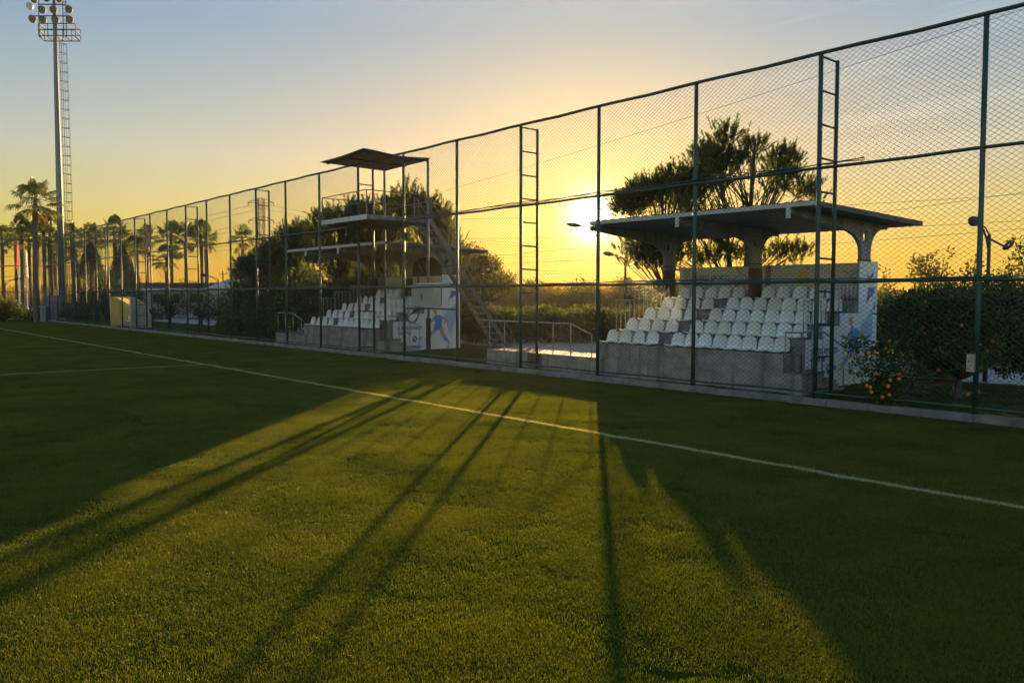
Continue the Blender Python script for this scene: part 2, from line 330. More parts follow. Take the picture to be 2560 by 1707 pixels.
def kerbline(name, pts, hw, z0, z1, m, kind=None, **kw):
    b = MB(pts[0])
    for p, q in zip(pts[:-1], pts[1:]):
        p = np.array(p, float); q = np.array(q, float); d = (q-p)/np.linalg.norm(q-p); nrm_ = np.array([-d[1], d[0], 0])
        b.prism([(*(p+nrm_*hw)[:2], z0), (*(p-nrm_*hw)[:2], z0), (*(p-nrm_*hw)[:2], z1), (*(p+nrm_*hw)[:2], z1)], q-p)
    o = b.build(name, m, bevel=0.012); tag(o, kw.get('label'), kw.get('cat'), kw.get('group'), kind); return o
XE = -95.55
def kerb_blocks():
    rnd = random.Random(5); b = MB((0, FY, 0)); x = 6.0
    while x > XE-0.1:
        ln = rnd.uniform(2.6, 3.8); x2 = max(x-ln, XE-0.12); dz = rnd.uniform(-.008, .008); dy = rnd.uniform(-.01, .01)
        b.box(x2+.006, x, FY-0.11+dy, FY+0.12, -0.02, KZ+dz); x = x2
    y = FY-0.13
    while y > -30:
        b.box(XE-.12, XE+.11, y-3.4, y-.006, -0.02, KZ+rnd.uniform(-.008, .008)); y -= 3.41
    o = b.build('kerb', CONCD, bevel=0.012); tag(o, 'low concrete kerb under the fence', None, None, 'structure')
kerb_blocks()
kerbline('road_kerb', [(-140, 31.06, 0), (30, 31.06, 0)], 0.06, 0.0, 0.19, CONC, 'structure')
kerbline('road_kerb', [(-140, 25.44, 0), (-12.5, 25.44, 0)], 0.06, 0.0, 0.085, CONC, 'structure')
for q, (xa, xb) in enumerate(((-13.9, -12.1), (-9.9, -8.2))):
    o = MB((xa, 31.0, .1)).box(xa, xb, 30.9, 31.13, 0.06, 0.21).build('painted_kerb', YKERB, bevel=.01); tag(o, kind='structure')

# ------------------------------------------------------------------ turf (real blades scattered over the ground)
def grass_patch(name, m, x0, x1, y0, y1, z, density, nb, h, wid, seed, radius=0.40, label=None, bumpy=0.018):
    r = np.random.default_rng(seed)
    a = r.uniform(0, 2*PI, nb); rad = radius*np.sqrt(r.uniform(0, 1, nb)); x = rad*np.cos(a); y = rad*np.sin(a)
    hh = h*r.uniform(0.45, 1.15, nb); az = r.uniform(0, 2*PI, nb); lean = hh*np.abs(r.normal(0, 0.45, nb)); la = r.uniform(0, 2*PI, nb)
    wx = np.cos(az)*wid/2; wy = np.sin(az)*wid/2
    V = np.zeros((nb, 3, 3)); V[:, 0] = np.stack([x-wx, y-wy, np.zeros(nb)], 1); V[:, 1] = np.stack([x+wx, y+wy, np.zeros(nb)], 1)
    V[:, 2] = np.stack([x+lean*np.cos(la), y+lean*np.sin(la), hh], 1)
    o = tris(name, V, m); tag(o, label, None, None, 'stuff')
    g = bpy.data.node_groups.new(name+'_scatter', 'GeometryNodeTree')
    g.interface.new_socket('Geometry', in_out='INPUT', socket_type='NodeSocketGeometry'); g.interface.new_socket('Geometry', in_out='OUTPUT', socket_type='NodeSocketGeometry')
    gi = g.nodes.new('NodeGroupInput'); go = g.nodes.new('NodeGroupOutput'); ln = g.links.new
    gr = g.nodes.new('GeometryNodeMeshGrid'); gr.inputs['Size X'].default_value = x1-x0; gr.inputs['Size Y'].default_value = y1-y0; gr.inputs['Vertices X'].default_value = 2; gr.inputs['Vertices Y'].default_value = 2
    tf = g.nodes.new('GeometryNodeTransform'); tf.inputs['Translation'].default_value = ((x0+x1)/2, (y0+y1)/2, z); ln(gr.outputs['Mesh'], tf.inputs['Geometry'])
    dp = g.nodes.new('GeometryNodeDistributePointsOnFaces'); dp.inputs['Density'].default_value = density; dp.inputs['Seed'].default_value = seed; ln(tf.outputs[0], dp.inputs['Mesh'])
    rv = g.nodes.new('FunctionNodeRandomValue'); rv.data_type = 'FLOAT'; rv.inputs[3].default_value = 2*PI
    cb = g.nodes.new('ShaderNodeCombineXYZ'); ln(rv.outputs[1], cb.inputs[2])
    ps = g.nodes.new('GeometryNodeInputPosition'); no = g.nodes.new('ShaderNodeTexNoise'); no.inputs['Scale'].default_value = 0.9; no.inputs['Detail'].default_value = 4
    ln(ps.outputs[0], no.inputs['Vector'])
    mr = g.nodes.new('ShaderNodeMapRange'); mr.inputs['From Min'].default_value = 0.3; mr.inputs['From Max'].default_value = 0.7; mr.inputs['To Min'].default_value = 0.65; mr.inputs['To Max'].default_value = 1.35; ln(no.outputs[0], mr.inputs[0])
    cs = g.nodes.new('ShaderNodeCombineXYZ'); cs.inputs[0].default_value = 1; cs.inputs[1].default_value = 1; ln(mr.outputs[0], cs.inputs[2])
    n4 = g.nodes.new('ShaderNodeTexNoise'); n4.inputs['Scale'].default_value = 2.4; n4.inputs['Detail'].default_value = 4; ln(ps.outputs[0], n4.inputs['Vector'])
    m4 = g.nodes.new('ShaderNodeMapRange'); m4.inputs['From Min'].default_value = 0.3; m4.inputs['From Max'].default_value = 0.7; m4.inputs['To Min'].default_value = -0.004; m4.inputs['To Max'].default_value = bumpy; ln(n4.outputs[0], m4.inputs[0])
    c4 = g.nodes.new('ShaderNodeCombineXYZ'); ln(m4.outputs[0], c4.inputs[2]); sp4 = g.nodes.new('GeometryNodeSetPosition'); ln(dp.outputs['Points'], sp4.inputs['Geometry']); ln(c4.outputs[0], sp4.inputs['Offset'])
    ip = g.nodes.new('GeometryNodeInstanceOnPoints'); ln(sp4.outputs[0], ip.inputs['Points']); ln(gi.outputs[0], ip.inputs['Instance']); ln(cb.outputs[0], ip.inputs['Rotation']); ln(cs.outputs[0], ip.inputs['Scale'])
    ln(ip.outputs[0], go.inputs[0])
    md = o.modifiers.new('scatter', 'NODES'); md.node_group = g
    return o
grass_patch('pitch_grass', TURF, -95.0, -1.2, 0.2, FY-0.65, 0.0, 14.0, 1400, 0.028, 0.0048, 3, label='short mown grass covering the football pitch')
grass_patch('pitch_grass_edge', TURF, -95.0, -1.2, FY-0.62, FY-0.36, 0.0, 14.0, 420, 0.040, 0.0055, 4, radius=0.24, label='longer grass along the foot of the kerb')
grass_patch('lawn_grass', LAWN, -92.0, 4, FY+0.45, 25.0, G, 7.0, 600, 0.055, 0.010, 7, label='lawn behind the fence')

# ------------------------------------------------------------------ the tall fence
Z1, Z2, Z3 = 2.823, 5.387, FH          # rail heights
def warp(x, z, ph):
    return (0.035*math.sin(1.1*x+0.7*z+ph)+0.02*math.sin(2.9*x-1.3*z+2*ph), 0.012*math.sin(2.3*x+ph)+0.010*math.sin(3.1*z+x))
def wire_panel(x0, x1, z0, z1, ph, rr=0.0036, cw=0.158, chh=0.108):
    """chain link: two families of diagonal wires clipped to the panel; returns MB in panel plane coordinates (x along, y out of plane)"""
    out = []
    W_, H_ = x1-x0, z1-z0; nx = W_/cw; nz = H_/chh
    c = -math.ceil(nz)
    while c <= math.ceil(nx):
        for sgn in (1, -1):
            # line u = c + t , v = t (sgn 1) or v = nz - t (sgn -1), u in [0,nx], v in [0,nz]
            t0 = max(0.0, -c); t1 = min(nz, nx-c)
            if t1-t0 > 0.15:
                k = max(1, int((t1-t0)/6))
                ts = np.linspace(t0, t1, k+1)
                P = []
                for t in ts:
                    x = x0+(c+t)*cw; z = z0+(t if sgn == 1 else nz-t)*chh
                    dy, dz = warp(x, z, ph); e = min(1, (x-x0)/.4, (x1-x)/.4, (z-z0)/.4, (z1-z)/.4); e = max(e, 0)
                    P.append((x, dy*e, z+dz*e))
                out.append((sgn, P))
        c += 1
    V, F, n = [], [], 0
    for sgn, P in out:
        for i, p in enumerate(P):
            hx, hz = -sgn*chh, cw; hn = math.hypot(hx, hz); hx, hz = hx/hn*rr, hz/hn*rr
            V += [(p[0], p[1]-rr, p[2]), (p[0]+hx, p[1]+rr*.6, p[2]+hz), (p[0]-hx, p[1]+rr*.6, p[2]-hz)]
        for i in range(len(P)-1):
            for k in range(3): F.append((n+i*3+k, n+i*3+(k+1) % 3, n+i*3+3+(k+1) % 3, n+i*3+3+k))
        n += 3*len(P)
    return V, F
fence = empty('chain_link_fence', (X0, FY, KZ), 0, 'tall dark green chain link fence running past both stands beside the pitch', 'fence')
NP_ = 25
rnd = random.Random(11)
post_x = [X0+SP, X0]+[X0-SP*i for i in range(1, NP_)]+[XE]
for i, x in enumerate(post_x):
    j = i-1
    b = MB(); b.tube([(x, FY, KZ-.02), (x+rnd.uniform(-.01, .01), FY, 2.5), (x, FY, FH)], 0.052, 12); b.build('post', GREEN, fence, smooth=True)
for j in range(1, NP_, 3):                        # back braces: second post with rungs
    x = X0-SP*j; yb = FY+0.70
    b = MB(); b.tube([(x, yb, G), (x, yb, FH-.04)], 0.046, 12)
    fr_ = b.build('brace_frame', GREEN, fence, smooth=True)
    for q in range(11):
        z = FH-.06-q*.755
        if z > .2: MB().tube([(x, FY+.04, z), (x, yb-.03, z-.015)], 0.024, 8).build('rung', GREEN, fr_, smooth=True)
def rail(name, xa, xb, z, r, ph=0.0, y=None):
    n = max(2, int(abs(xb-xa)/1.2)); ts = np.linspace(0, 1, n+1)
    MB().tube([(xa+(xb-xa)*t, y if y is not None else FY-.02, z+0.012*math.sin(1.7*(xa+(xb-xa)*t)+ph)) for t in ts], r, 8).build(name, GREEN, fence, smooth=True)
rail('top_rail', X0+SP, XE, FH, 0.045)
x6, x7 = X0-6*SP, X0-7*SP
rail('middle_rail', X0+SP, x6, Z2, 0.036, 1); rail('middle_rail', x7, XE, Z2, 0.036, 1)
rail('middle_rail', X0+SP, XE, Z1, 0.036, 2)
rail('bottom_rail', X0+SP, XE, KZ+.13, 0.026, 3)
rail('gate_rail', x6, X0-5*SP, 2.02, 0.030, 3)
# bundled cables tied along the middle rail
for zz, ph, xa, xb, nm in ((Z2+.055, 0.4, -9.5, x6, 3), (Z1+.05, 1.4, -3.6, -58, 2)):
    b = MB()
    for c in range(nm):
        n = 90; b.tube([(xa+(xb-xa)*t, FY-.045-.012*c, zz+.02*c+0.035*math.sin(9*t*PI+ph+c)*abs(math.sin(23*t*PI+c))) for t in np.linspace(0, 1, n)], 0.012, 5)
    b.build('cable', CABLE, fence, smooth=True)
shared = {}
for i in range(len(post_x)-1):
    xa, xb = post_x[i+1], post_x[i]
    j = i-1
    ztop = 5.30 if j == 6 else FH-.03
    V, F = wire_panel(xa+.04, xb-.04, KZ+.10, ztop, i*1.7)
    V = [(a, b_+FY+.015, c) for a, b_, c in V]
    MB().add(V, F).build('mesh_panel', WIRE, fence)
# end fence behind the corner flag side, turning across the pitch
ef = empty('end_fence', (XE, 9, KZ), 0, 'dark green chain link fence across the far pitch end before the flagpoles', 'fence')
yy = FY
ys = [FY-3.5*i for i in range(0, 9)]
for k, y in enumerate(ys):
    MB().tube([(XE, y-(.12 if k == 0 else 0), KZ-.02), (XE, y-(.12 if k == 0 else 0), FH)], .052, 10).build('post', GREEN, ef, smooth=True)
for nm, z, r in (('top_rail', FH, .045), ('middle_rail', Z2, .036), ('middle_rail', Z1, .036), ('bottom_rail', KZ+.13, .026)):
    MB().tube([(XE, FY-.1, z), (XE, ys[-1], z)], r, 8).build(nm, GREEN, ef, smooth=True)
MB().tube([(XE+.03, FY-3.5, FH-.9), (XE+.03, FY-11, 2.9)], .03, 6).build('diagonal_stay', GREEN, ef)
for k in range(8):
    V, F = wire_panel(0.05, 3.45, KZ+.1, FH-.03, k*1.3)
    MB().add([(XE+b_, ys[k+1]+a, c) for a, b_, c in V], F).build('mesh_panel', WIRE, ef)
# electrical box on the nearest post
eb = empty('junction_box', (X0-.09, FY-.06, 1.35), 0, 'pale louvred metal junction box fixed to the nearest fence post', 'junction box')
MB().box(X0-.135, X0+.01, FY-.14, FY-.055, 1.0, 1.36).build('body', RAIL, eb, bevel=.008)
b = MB()
for q in range(4): b.box(X0-.10+(q % 2)*.045, X0-.085+(q % 2)*.045, FY-.143, FY-.138, 1.05+.07*q, 1.085+.07*q)
b.build('vent', STEEL, eb); MB().box(X0-.19, X0+.02, FY-.165, FY-.05, 1.362, 1.38).build('cover', STEEL, eb)

# ------------------------------------------------------------------ lettering helper
def lettering(name, txt, size, origin, xdir, normal, m, parent, bold=0.012, spacing=1.0, width=1.0):
    cu = bpy.data.curves.new(name, 'FONT'); cu.body = txt; cu.size = size; cu.offset = bold*size; cu.space_character = spacing; cu.resolution_u = 2; cu.extrude = 0.002
    t = bpy.data.objects.new(name+'_tmp', cu); col.objects.link(t); dg = bpy.context.evaluated_depsgraph_get(); dg.update()
    me = bpy.data.meshes.new_from_object(t.evaluated_get(dg)); bpy.data.objects.remove(t); bpy.data.curves.remove(cu)
    xd = np.array(xdir, float); nd = np.array(normal, float); zd = np.array([0, 0, 1.0])
    o_ = np.array(origin, float)-abs_loc(parent)+nd*0.004
    for v in me.vertices:
        p = o_+xd*v.co.x*width+zd*v.co.y+nd*v.co.z; v.co = p
    me.materials.clear(); me.materials.append(m); me.name = name
    o = bpy.data.objects.new(name, me); col.objects.link(o); o.parent = parent; return o
def decal(name, pts, origin, xdir, normal, m, parent, lift=0.004):
    xd = np.array(xdir, float); nd = np.array(normal, float); zd = np.array([0, 0, 1.0]); o_ = np.array(origin, float)+nd*lift
    b = MB(); polys = pts if isinstance(pts[0][0], (list, tuple)) else [pts]
    for k, pl in enumerate(polys):
        P = [o_+xd*p[0]+zd*p[1]+nd*(.0006*k) for p in pl]; b.prism(P, nd*0.002)
    return b.build(name, m, parent)
def limb(a, b_, w0, w1):
    a = np.array(a, float); b_ = np.array(b_, float); d = (b_-a)/np.linalg.norm(b_-a); n = np.array([-d[1], d[0]])
    return [tuple(a-n*w0), tuple(a-n*w0*.2-d*w0*.6), tuple(a+n*w0), tuple(b_+n*w1), tuple(b_+d*w1*.6), tuple(b_-n*w1)]
def blob(c, rx, ry, n=12): return [(c[0]+rx*math.cos(2*PI*k/n), c[1]+ry*math.sin(2*PI*k/n)) for k in range(n)]
def player(parent, origin, xd, nd, h, shirt, shorts, socks, skin, boots, flip=1, ball=None):
    """printed running footballer, about h tall, feet at origin"""
    def S(P): return [(flip*x*h, y*h) for x, y in P]
    head = [S(blob((-.10, .92), .055, .07)), S(limb((-.075, .86), (-.06, .80), .03, .03))]
    arms = [S(limb((-.10, .74), (-.24, .62), .035, .028)), S(limb((-.24, .62), (-.27, .50), .028, .018)), S(limb((.10, .74), (.24, .70), .035, .028)), S(limb((.24, .70), (.20, .54), .028, .018))]
    legs = [S(limb((-.03, .46), (-.20, .33), .065, .05)), S(limb((.10, .44), (.16, .26), .065, .05))]
    sock = [S(limb((-.20, .33), (-.36, .20), .048, .03)), S(limb((.16, .26), (.32, .08), .048, .03))]
    boot = [S([(-.44, .19), (-.36, .23), (-.33, .17), (-.40, .13)]), S([(.28, .09), (.34, .10), (.42, .03), (.32, .01)])]
    tor = [S([(-.11, .79), (.08, .80), (.14, .74), (.12, .60), (.11, .50), (-.06, .50), (-.10, .62), (-.15, .72)])]
    sh = [S([(-.07, .52), (.12, .52), (.19, .40), (.07, .36), (.03, .43), (-.10, .37), (-.15, .44)])]
    decal('player_skin', head+arms+legs, origin, xd, nd, skin, parent, .003); decal('player_socks', sock, origin, xd, nd, socks, parent, .006)
    decal('player_boots', boot, origin, xd, nd, boots, parent, .007); decal('player_shorts', sh, origin, xd, nd, shorts, parent, .007); decal('player_shirt', tor, origin, xd, nd, shirt, parent, .009)

# ------------------------------------------------------------------ stands
def seat_mesh():
    W_, n, k = .235, 9, 11
    prof = [(0.0, .03), (.02, .0), (.10, -.005), (.22, -.012), (.31, .0), (.365, .05), (.39, .13), (.405, .22), (.42, .30), (.428, .355), (.43, .385)]
    Wd = [W_*.94, W_, W_, W_, W_*.99, W_*.98, W_*.97, W_*.93, W_*.80, W_*.52, W_*.12]
    top = []
    for i, (y, z) in enumerate(prof):
        for j in range(n):
            u = -1+2*j/(n-1); lift = .035*abs(u)**3 if i < 5 else 0; fwd = -.05*u*u if i >= 5 else 0
            top.append((u*Wd[i], y+fwd, z+lift))
    th = np.array([(0, -.0, -.02)]*5*n+[(0, .018, -.004)]*(k-5)*n); T = np.array(top); B_ = T+th
    F = []
    for i in range(k-1):
        for j in range(n-1):
            a = i*n+j; F.append((a, a+1, a+n+1, a+n)); F.append((a+k*n, a+n+k*n, a+n+1+k*n, a+1+k*n))
    for i in range(k-1):
        for j in (0, n-1):
            a = i*n+j; q = (a, a+n, a+n+k*n, a+k*n); F.append(q if j == 0 else q[::-1])
    for j in range(n-1):
        F.append((j, j+k*n, j+1+k*n, j+1)); a = (k-1)*n+j; F.append((a, a+1, a+1+k*n, a+k*n))
    me = bpy.data.meshes.new('seat'); me.from_pydata(np.vstack([T, B_]).tolist(), [], F); me.materials.append(SEAT); me.shade_smooth(); return me
def age_seats():
    t = SEAT.node_tree; p = [n for n in t.nodes if n.type == 'BSDF_PRINCIPLED'][0]; lk = p.inputs['Base Color'].links[0].from_socket
    oi = N(t, 'ShaderNodeObjectInfo'); rp_ = N(t, 'ShaderNodeValToRGB'); rp_.color_ramp.elements[0].color = (1, 1, 1, 1); rp_.color_ramp.elements[1].color = (.86, .83, .76, 1); rp_.color_ramp.elements[0].position = .3
    mx = N(t, 'ShaderNodeMix', data_type='RGBA', blend_type='MULTIPLY'); mx.inputs['Factor'].default_value = 1.0
    t.links.new(oi.outputs['Random'], rp_.inputs[0]); t.links.new(lk, mx.inputs['A']); t.links.new(rp_.outputs[0], mx.inputs['B']); t.links.new(mx.outputs['Result'], p.inputs['Base Color'])
age_seats()
SEATME = seat_mesh()
RY = [18.67+.85*k for k in range(5)]; RZ = [1.055+.33*k for k in range(5)]
YB = 23.10; TOPZ = 3.45
def guard(parent, pts, zt, zb, step, r=.022, rm=RAIL, name='guard_rail'):
    """railing along a list of (x,y) with a top bar at heights zt and feet at heights zb"""
    b = MB(); P = [np.array(p, float) for p in pts]
    for i in range(len(P)-1):
        b.tube([(*P[i], zt[i]), (*P[i+1], zt[i+1])], r, 8)
        L_ = np.linalg.norm(P[i+1]-P[i]); n = max(1, round(L_/step))
        for k in range(n+1):
            if k == n and i < len(P)-2: continue
            t = k/n; p = P[i]*(1-t)+P[i+1]*t; a = zt[i]*(1-t)+zt[i+1]*t; c = zb[i]*(1-t)+zb[i+1]*t
            b.tube([(*p, c), (*p, a)], r*.85, 6)
    return b.build(name, rm, parent, smooth=True)
def stand(xl, xr, xp, blocks, rx0, rx1, cols, label, cat, txt_scale):
    root = empty('grandstand', ((xl+xr)/2, 18.6, G), 0, label, cat)
    b = MB()
    for k in range(5): b.box(xl, xr, RY[k], RY[k]+.85+(0 if k < 4 else .2), G, RZ[k])
    b.build('terrace', CONC, root, bevel=.01)
    # dark gap under each seat row where the next step's underside shows, and half steps in the aisle
    b = MB(); aisle = blocks[0][1]
    for k in range(4): b.box(aisle+.02, aisle+.46, RY[k+1]-.36, RY[k+1]-.002, RZ[k]+.001, RZ[k]+.165)
    for k in range(4): b.box(xr-.50, xr-.02, RY[k+1]-.36, RY[k+1]-.002, RZ[k]+.001, RZ[k]+.165)
    b.build('aisle_step', CONC, root, bevel=.006)
    b = MB(); b.box(xp, xr+.02, 18.60, 18.668, G-.05, .585); b.box(xp, xl-.002, 18.668, 20.0, G-.05, .585); b.box(xr+.02, xr+.56, 18.60, 19.63, G-.05, .585)
    b.build('plinth', CONC, root, bevel=.008)
    b = MB(); b.box(xp-.02, xl-.03, 18.585, 19.98, .5851, .605); b.box(xr+.03, xr+.58, 18.585, 19.66, .5851, .605); b.build('platform_floor', TILE, root)
    b = MB()
    for k in range(3): b.box(xr+.02, xr+.56, 19.632+.34*k, 19.63+.34*(k+1), G-.05, .585-.15*(k+1))
    b.build('stair', CONC, root, bevel=.006)
    b = MB(); x = xp+1.1
    while x < xr: b.box(x, x+.014, 18.5985, 18.6, .0, .58); x += 2.35
    x = xl+1.7
    while x < xr-.3: b.box(x, x+.012, 18.6685, 18.67, .60, 1.04); x += 2.35
    b.build('formwork_joint', STEEL, root)
    # right side wall, stepped like the terrace
    prof = [(19.52, G), (19.52, 1.385), (20.37, 1.385), (20.37, 1.715), (21.22, 1.715), (21.22, 2.045), (22.17, 2.045), (22.17, 3.46), (YB+.09, 3.46), (YB+.09, G)]
    MB().prism([(xr+.0, y, z) for y, z in prof], (.05, 0, 0)).build('side_wall', CONC, root)
    lowb = [(19.58, .63), (19.58, 1.37), (20.38, 1.37), (20.38, 1.70), (21.23, 1.70), (21.23, 2.03), (22.18, 2.03), (22.18, 3.455), (YB+.08, 3.455), (YB+.08, .10), (20.68, .10), (20.66, .30), (20.30, .30), (20.30, .46), (19.97, .46), (19.97, .63)]
    ban = MB().prism([(xr+.0505, y, z) for y, z in lowb], (.012, 0, 0)).build('side_banner', BANNER, root)
    xd, nd = (0, 1, 0), (1, 0, 0); px = xr+.0625
    lettering('lettering', 'SUSESİ SPORTS', .178, (px, 19.80, 1.01), xd, nd, INK, ban, .03, 1.06, 1.04)
    lettering('lettering', 'CENTER', .178, (px, 19.80, .79), xd, nd, INK, ban, .03, 1.06, 1.04)
    O = (px, 21.95, .18)
    decal('blue_shard', [[(.98, 1.98), (.30, 1.48), (.45, 1.10), (.70, .42)], [(.98, 1.98), (.98, 1.30), (.70, .42)]], O, xd, nd, BLUE3, ban, .001)
    decal('indigo_shard', [[(.62, 2.95), (.78, 2.86), (.98, 3.02), (.98, 2.88), (.74, 2.72)], [(.72, 2.56), (1.06, 2.56), (1.06, 2.44), (.60, 2.10), (.66, 2.30)], [(.98, 1.96), (1.1, 2.2), (1.1, 1.9)], [(-.25, 1.0), (-.12, 1.1), (-.2, .86)]], O, xd, nd, BLUE2, ban)
    decal('blue_shard', [[(-1.1, .40), (-.90, .52), (-.88, .36)], [(-1.40, .14), (-.80, .10), (-1.0, -.02), (-1.28, -.02)], [(.4, .05), (.62, .02), (.55, -.05)]], O, xd, nd, BLUE1, ban)
    decal('football', [blob((-1.25, .40), .13, .14)], O, xd, nd, INK, ban); decal('football', [blob((-1.27, .44), .055, .05), blob((-1.19, .35), .04, .045)], O, xd, nd, BANNER, ban, .0055)
    player(ban, (px, 21.95, .26), xd, nd, 1.72, BLUE1, BLUE1, BLUE1, SKINP, LIME, 1)
    # back wall with printed panels between the columns
    MB().box(xl-.2, xr, YB, YB+.09, G, TOPZ).build('back_wall', CONC, root)
    cs = sorted(cols)
    for a, c in zip([cs[0]+.12]+cs[1:-1], cs[1:-1]+[cs[-1]]):
        pn = MB().box(a+.12, c-.10, YB-.012, YB-.0005, 2.44, TOPZ-.01).build('back_banner', BANNERB, root)
        if a < cs[1]-1:
            lettering('lettering', 'SUSESİ SPORTS', .235, (a+.42, YB-.012, 3.02), (1, 0, 0), (0, -1, 0), mat_grey, pn, .015, 1.0, .92)
            lettering('lettering', 'CENTER', .235, (a+.42, YB-.012, 2.72), (1, 0, 0), (0, -1, 0), mat_grey, pn, .015, 1.0, .92)
            player(pn, (c-1.0, YB-.012, 2.46), (1, 0, 0), (0, -1, 0), .98, BLUE3, BLUE2, BLUE3, SKINP, ORANGEP, 1)
        else:
            player(pn, (a+1.28, YB-.012, 2.60), (1, 0, 0), (0, -1, 0), .80, YEL, YEL, YEL, YEL, ORANGEP, -1)
            decal('green_splash', [(-.25, .0), (-.05, .42), (.1, .3), (-.1, -.05)], (a+1.15, YB-.012, 2.85), (1, 0, 0), (0, -1, 0), LIME, pn, .002)
            decal('scribble', [limb((0, 0), (.12, .05), .006, .006), limb((.12, .05), (.2, -.03), .006, .006), limb((.3, .04), (.42, .08), .006, .006), limb((.42, .08), (.5, .0), .006, .006), limb((.32, -.05), (.46, -.02), .006, .006)], (c-1.05, YB-.012, 3.16), (1, 0, 0), (0, -1, 0), INK, pn, .002)
    MB().box(xl-.24, xl-.09, YB-.3, YB-.02, G, 3.46).build('end_post', WHITEP, root, bevel=.008)
    # columns with curved brackets and an oval hole, each with a beam reaching forward to the roof edge
    def arc(cy_, cz, ry, rz_, a0, a1, n): return [(cy_+ry*math.cos(a), cz+rz_*math.sin(a)) for a in np.linspace(a0, a1, n)]
    for c in cols:
        t = .11
        left = arc(21.18, 3.72, 1.09, .56, 0, PI/2, 10)          # concave bracket towards the pitch: starts at shaft, ends at beam
        right = arc(23.52, 3.72, .75, .66, PI, PI/2, 10)
        outer = [(22.27, G+.4), (22.27, 3.3)]+left+[(18.95, 4.52), (18.80, 4.56), (18.80, 4.66), (23.9, 4.565), (23.66, 4.52), (23.66, 4.38)]+right[::-1]+[(22.77, 3.3), (22.77, G+.4)]
        hole = [(22.475+.14*math.cos(a), 4.13+.175*math.sin(a)) for a in np.linspace(0, 2*PI, 20, endpoint=False)]
        al = abs_loc(root); flat = outer+hole; no_ = len(outer)
        from mathutils.geometry import tessellate_polygon
        T_ = tessellate_polygon([[Vector((y, z, 0)) for y, z in outer], [Vector((y, z, 0)) for y, z in hole]]); m_ = len(flat)
        V = [(c-al[0], y-al[1], z-al[2]) for y, z in flat]+[(c-t-al[0], y-al[1], z-al[2]) for y, z in flat]
        F = []
        for tr3 in T_:
            p_ = [flat[q] for q in tr3]; cr3 = (p_[1][0]-p_[0][0])*(p_[2][1]-p_[0][1])-(p_[1][1]-p_[0][1])*(p_[2][0]-p_[0][0]); tr3 = tuple(tr3) if cr3 > 0 else tuple(tr3)[::-1]
            F += [tr3, tuple(q+m_ for q in tr3[::-1])]
        for lo_, hi_ in ((0, no_), (no_, m_)):
            for q in range(lo_, hi_): q2 = q+1 if q+1 < hi_ else lo_; F.append((q, q+m_, q2+m_, q2))
        me = bpy.data.meshes.new('column'); me.from_pydata(V, [], F); me.materials.append(COLM)
        co = bpy.data.objects.new('column', me); col.objects.link(co); co.parent = root
        if c < xr-.5: MB().box(c-t-.012, c+.012, 22.258, 22.782, RZ[4]-.02, 2.38+.97).build('column_casing', BROWN, co)
        MB().box(c-t-.016, c+.016, 22.25, 22.79, 3.47, 3.50).build('collar', STEEL, co)
        if c > rx0+.3: MB().box(c-t/2-.06, c-t/2+.06, 18.755, 18.79, 4.42, 4.72).build('beam_cap', FASCIA, co)
    # roof
    yf, yb, zf, zb = 18.80, 24.30, 4.80, 4.605
    b = MB(); n = int((rx1-rx0)/.11); xs = np.linspace(rx0, rx1, n+1); V = []; F = []
    for i, x in enumerate(xs):
        h_ = .03 if (i % 3 == 0) else 0.0
        V += [(x, yf-.06, zf+h_), (x, yb+.1, zb+h_)]
        if i: F.append((2*i-2, 2*i, 2*i+1, 2*i-1))
    b.add(V, F); b.build('roof_sheeting', ROOF, root)
    b = MB()
    for k in range(7):
        y = yf+.25+(yb-yf-.45)*k/6; z = zf-.06+(zb-zf)*(y-yf)/(yb-yf); b.bar((rx0+.04, y, z), (rx1-.04, y, z), .06, .07)
    for x in (rx0+.03, rx1-.03): b.bar((x, yf+.02, zf-.065), (x, yb, zb-.065), .05, .12)
    b.build('purlin', ROOF, root)
    MB().add([(rx0+.06, yf+.02, zf-.105), (rx1-.06, yf+.02, zf-.105), (rx1-.06, yb-.02, zb-.10), (rx0+.06, yb-.02, zb-.10)], [(0, 3, 2, 1)]).build('soffit', ROOF, root)
    MB().bar((rx0, yf-.015, zf-.055), (rx1, yf-.015, zf-.055), .045, .115).build('gutter', FASCIA, root, bevel=.006)
    MB().bar((rx0, yb+.02, zb-.05), (rx1, yb+.02, zb-.05), .03, .13).build('back_fascia', ROOF, root)
    # seats
    for k in range(5):
        for (a, c, ns) in (blocks if k < 4 else [(blocks[0][0], blocks[1][1]-.0, 12)]):
            for q in range(ns):
                x = a+(c-a)*(q+.5)/ns
                if k == 4 and any(abs(x-cc+.1) < .34 for cc in cols): continue
                rs = random.Random(k*50+q+int(x*7)); so_ = share('seat', SEATME, root, (x+rs.uniform(-.008, .008), RY[k]-.015, RZ[k]+.045+rs.uniform(-.004, .004)), rs.uniform(-.03, .03)); so_.rotation_euler.x = rs.uniform(-.03, .02)
        b = MB()
        for (a, c, ns) in (blocks if k < 4 else [(blocks[0][0], blocks[1][1], 12)]): b.box(a+.06, c-.06, RY[k]+.05, RY[k]+.09, RZ[k]+.001, RZ[k]+.03)
        b.build('seat_rail', STEEL, root)
    # railings
    guard(root, [(xp+.05, 18.70), (xl-1.25, 18.70), (xl-.30, 18.70)], [1.62, 1.62, 1.30], [.60, .60, .60], .78)
    guard(root, [(xr+.50, 18.66), (xr+.50, 19.63), (xr+.50, 20.66)], [1.62, 1.62, 1.19], [.60, .60, .08], .50)
    guard(root, [(xr+.50, 18.66), (xr+.06, 18.66)], [1.60, 1.60], [.60, .60], .44)
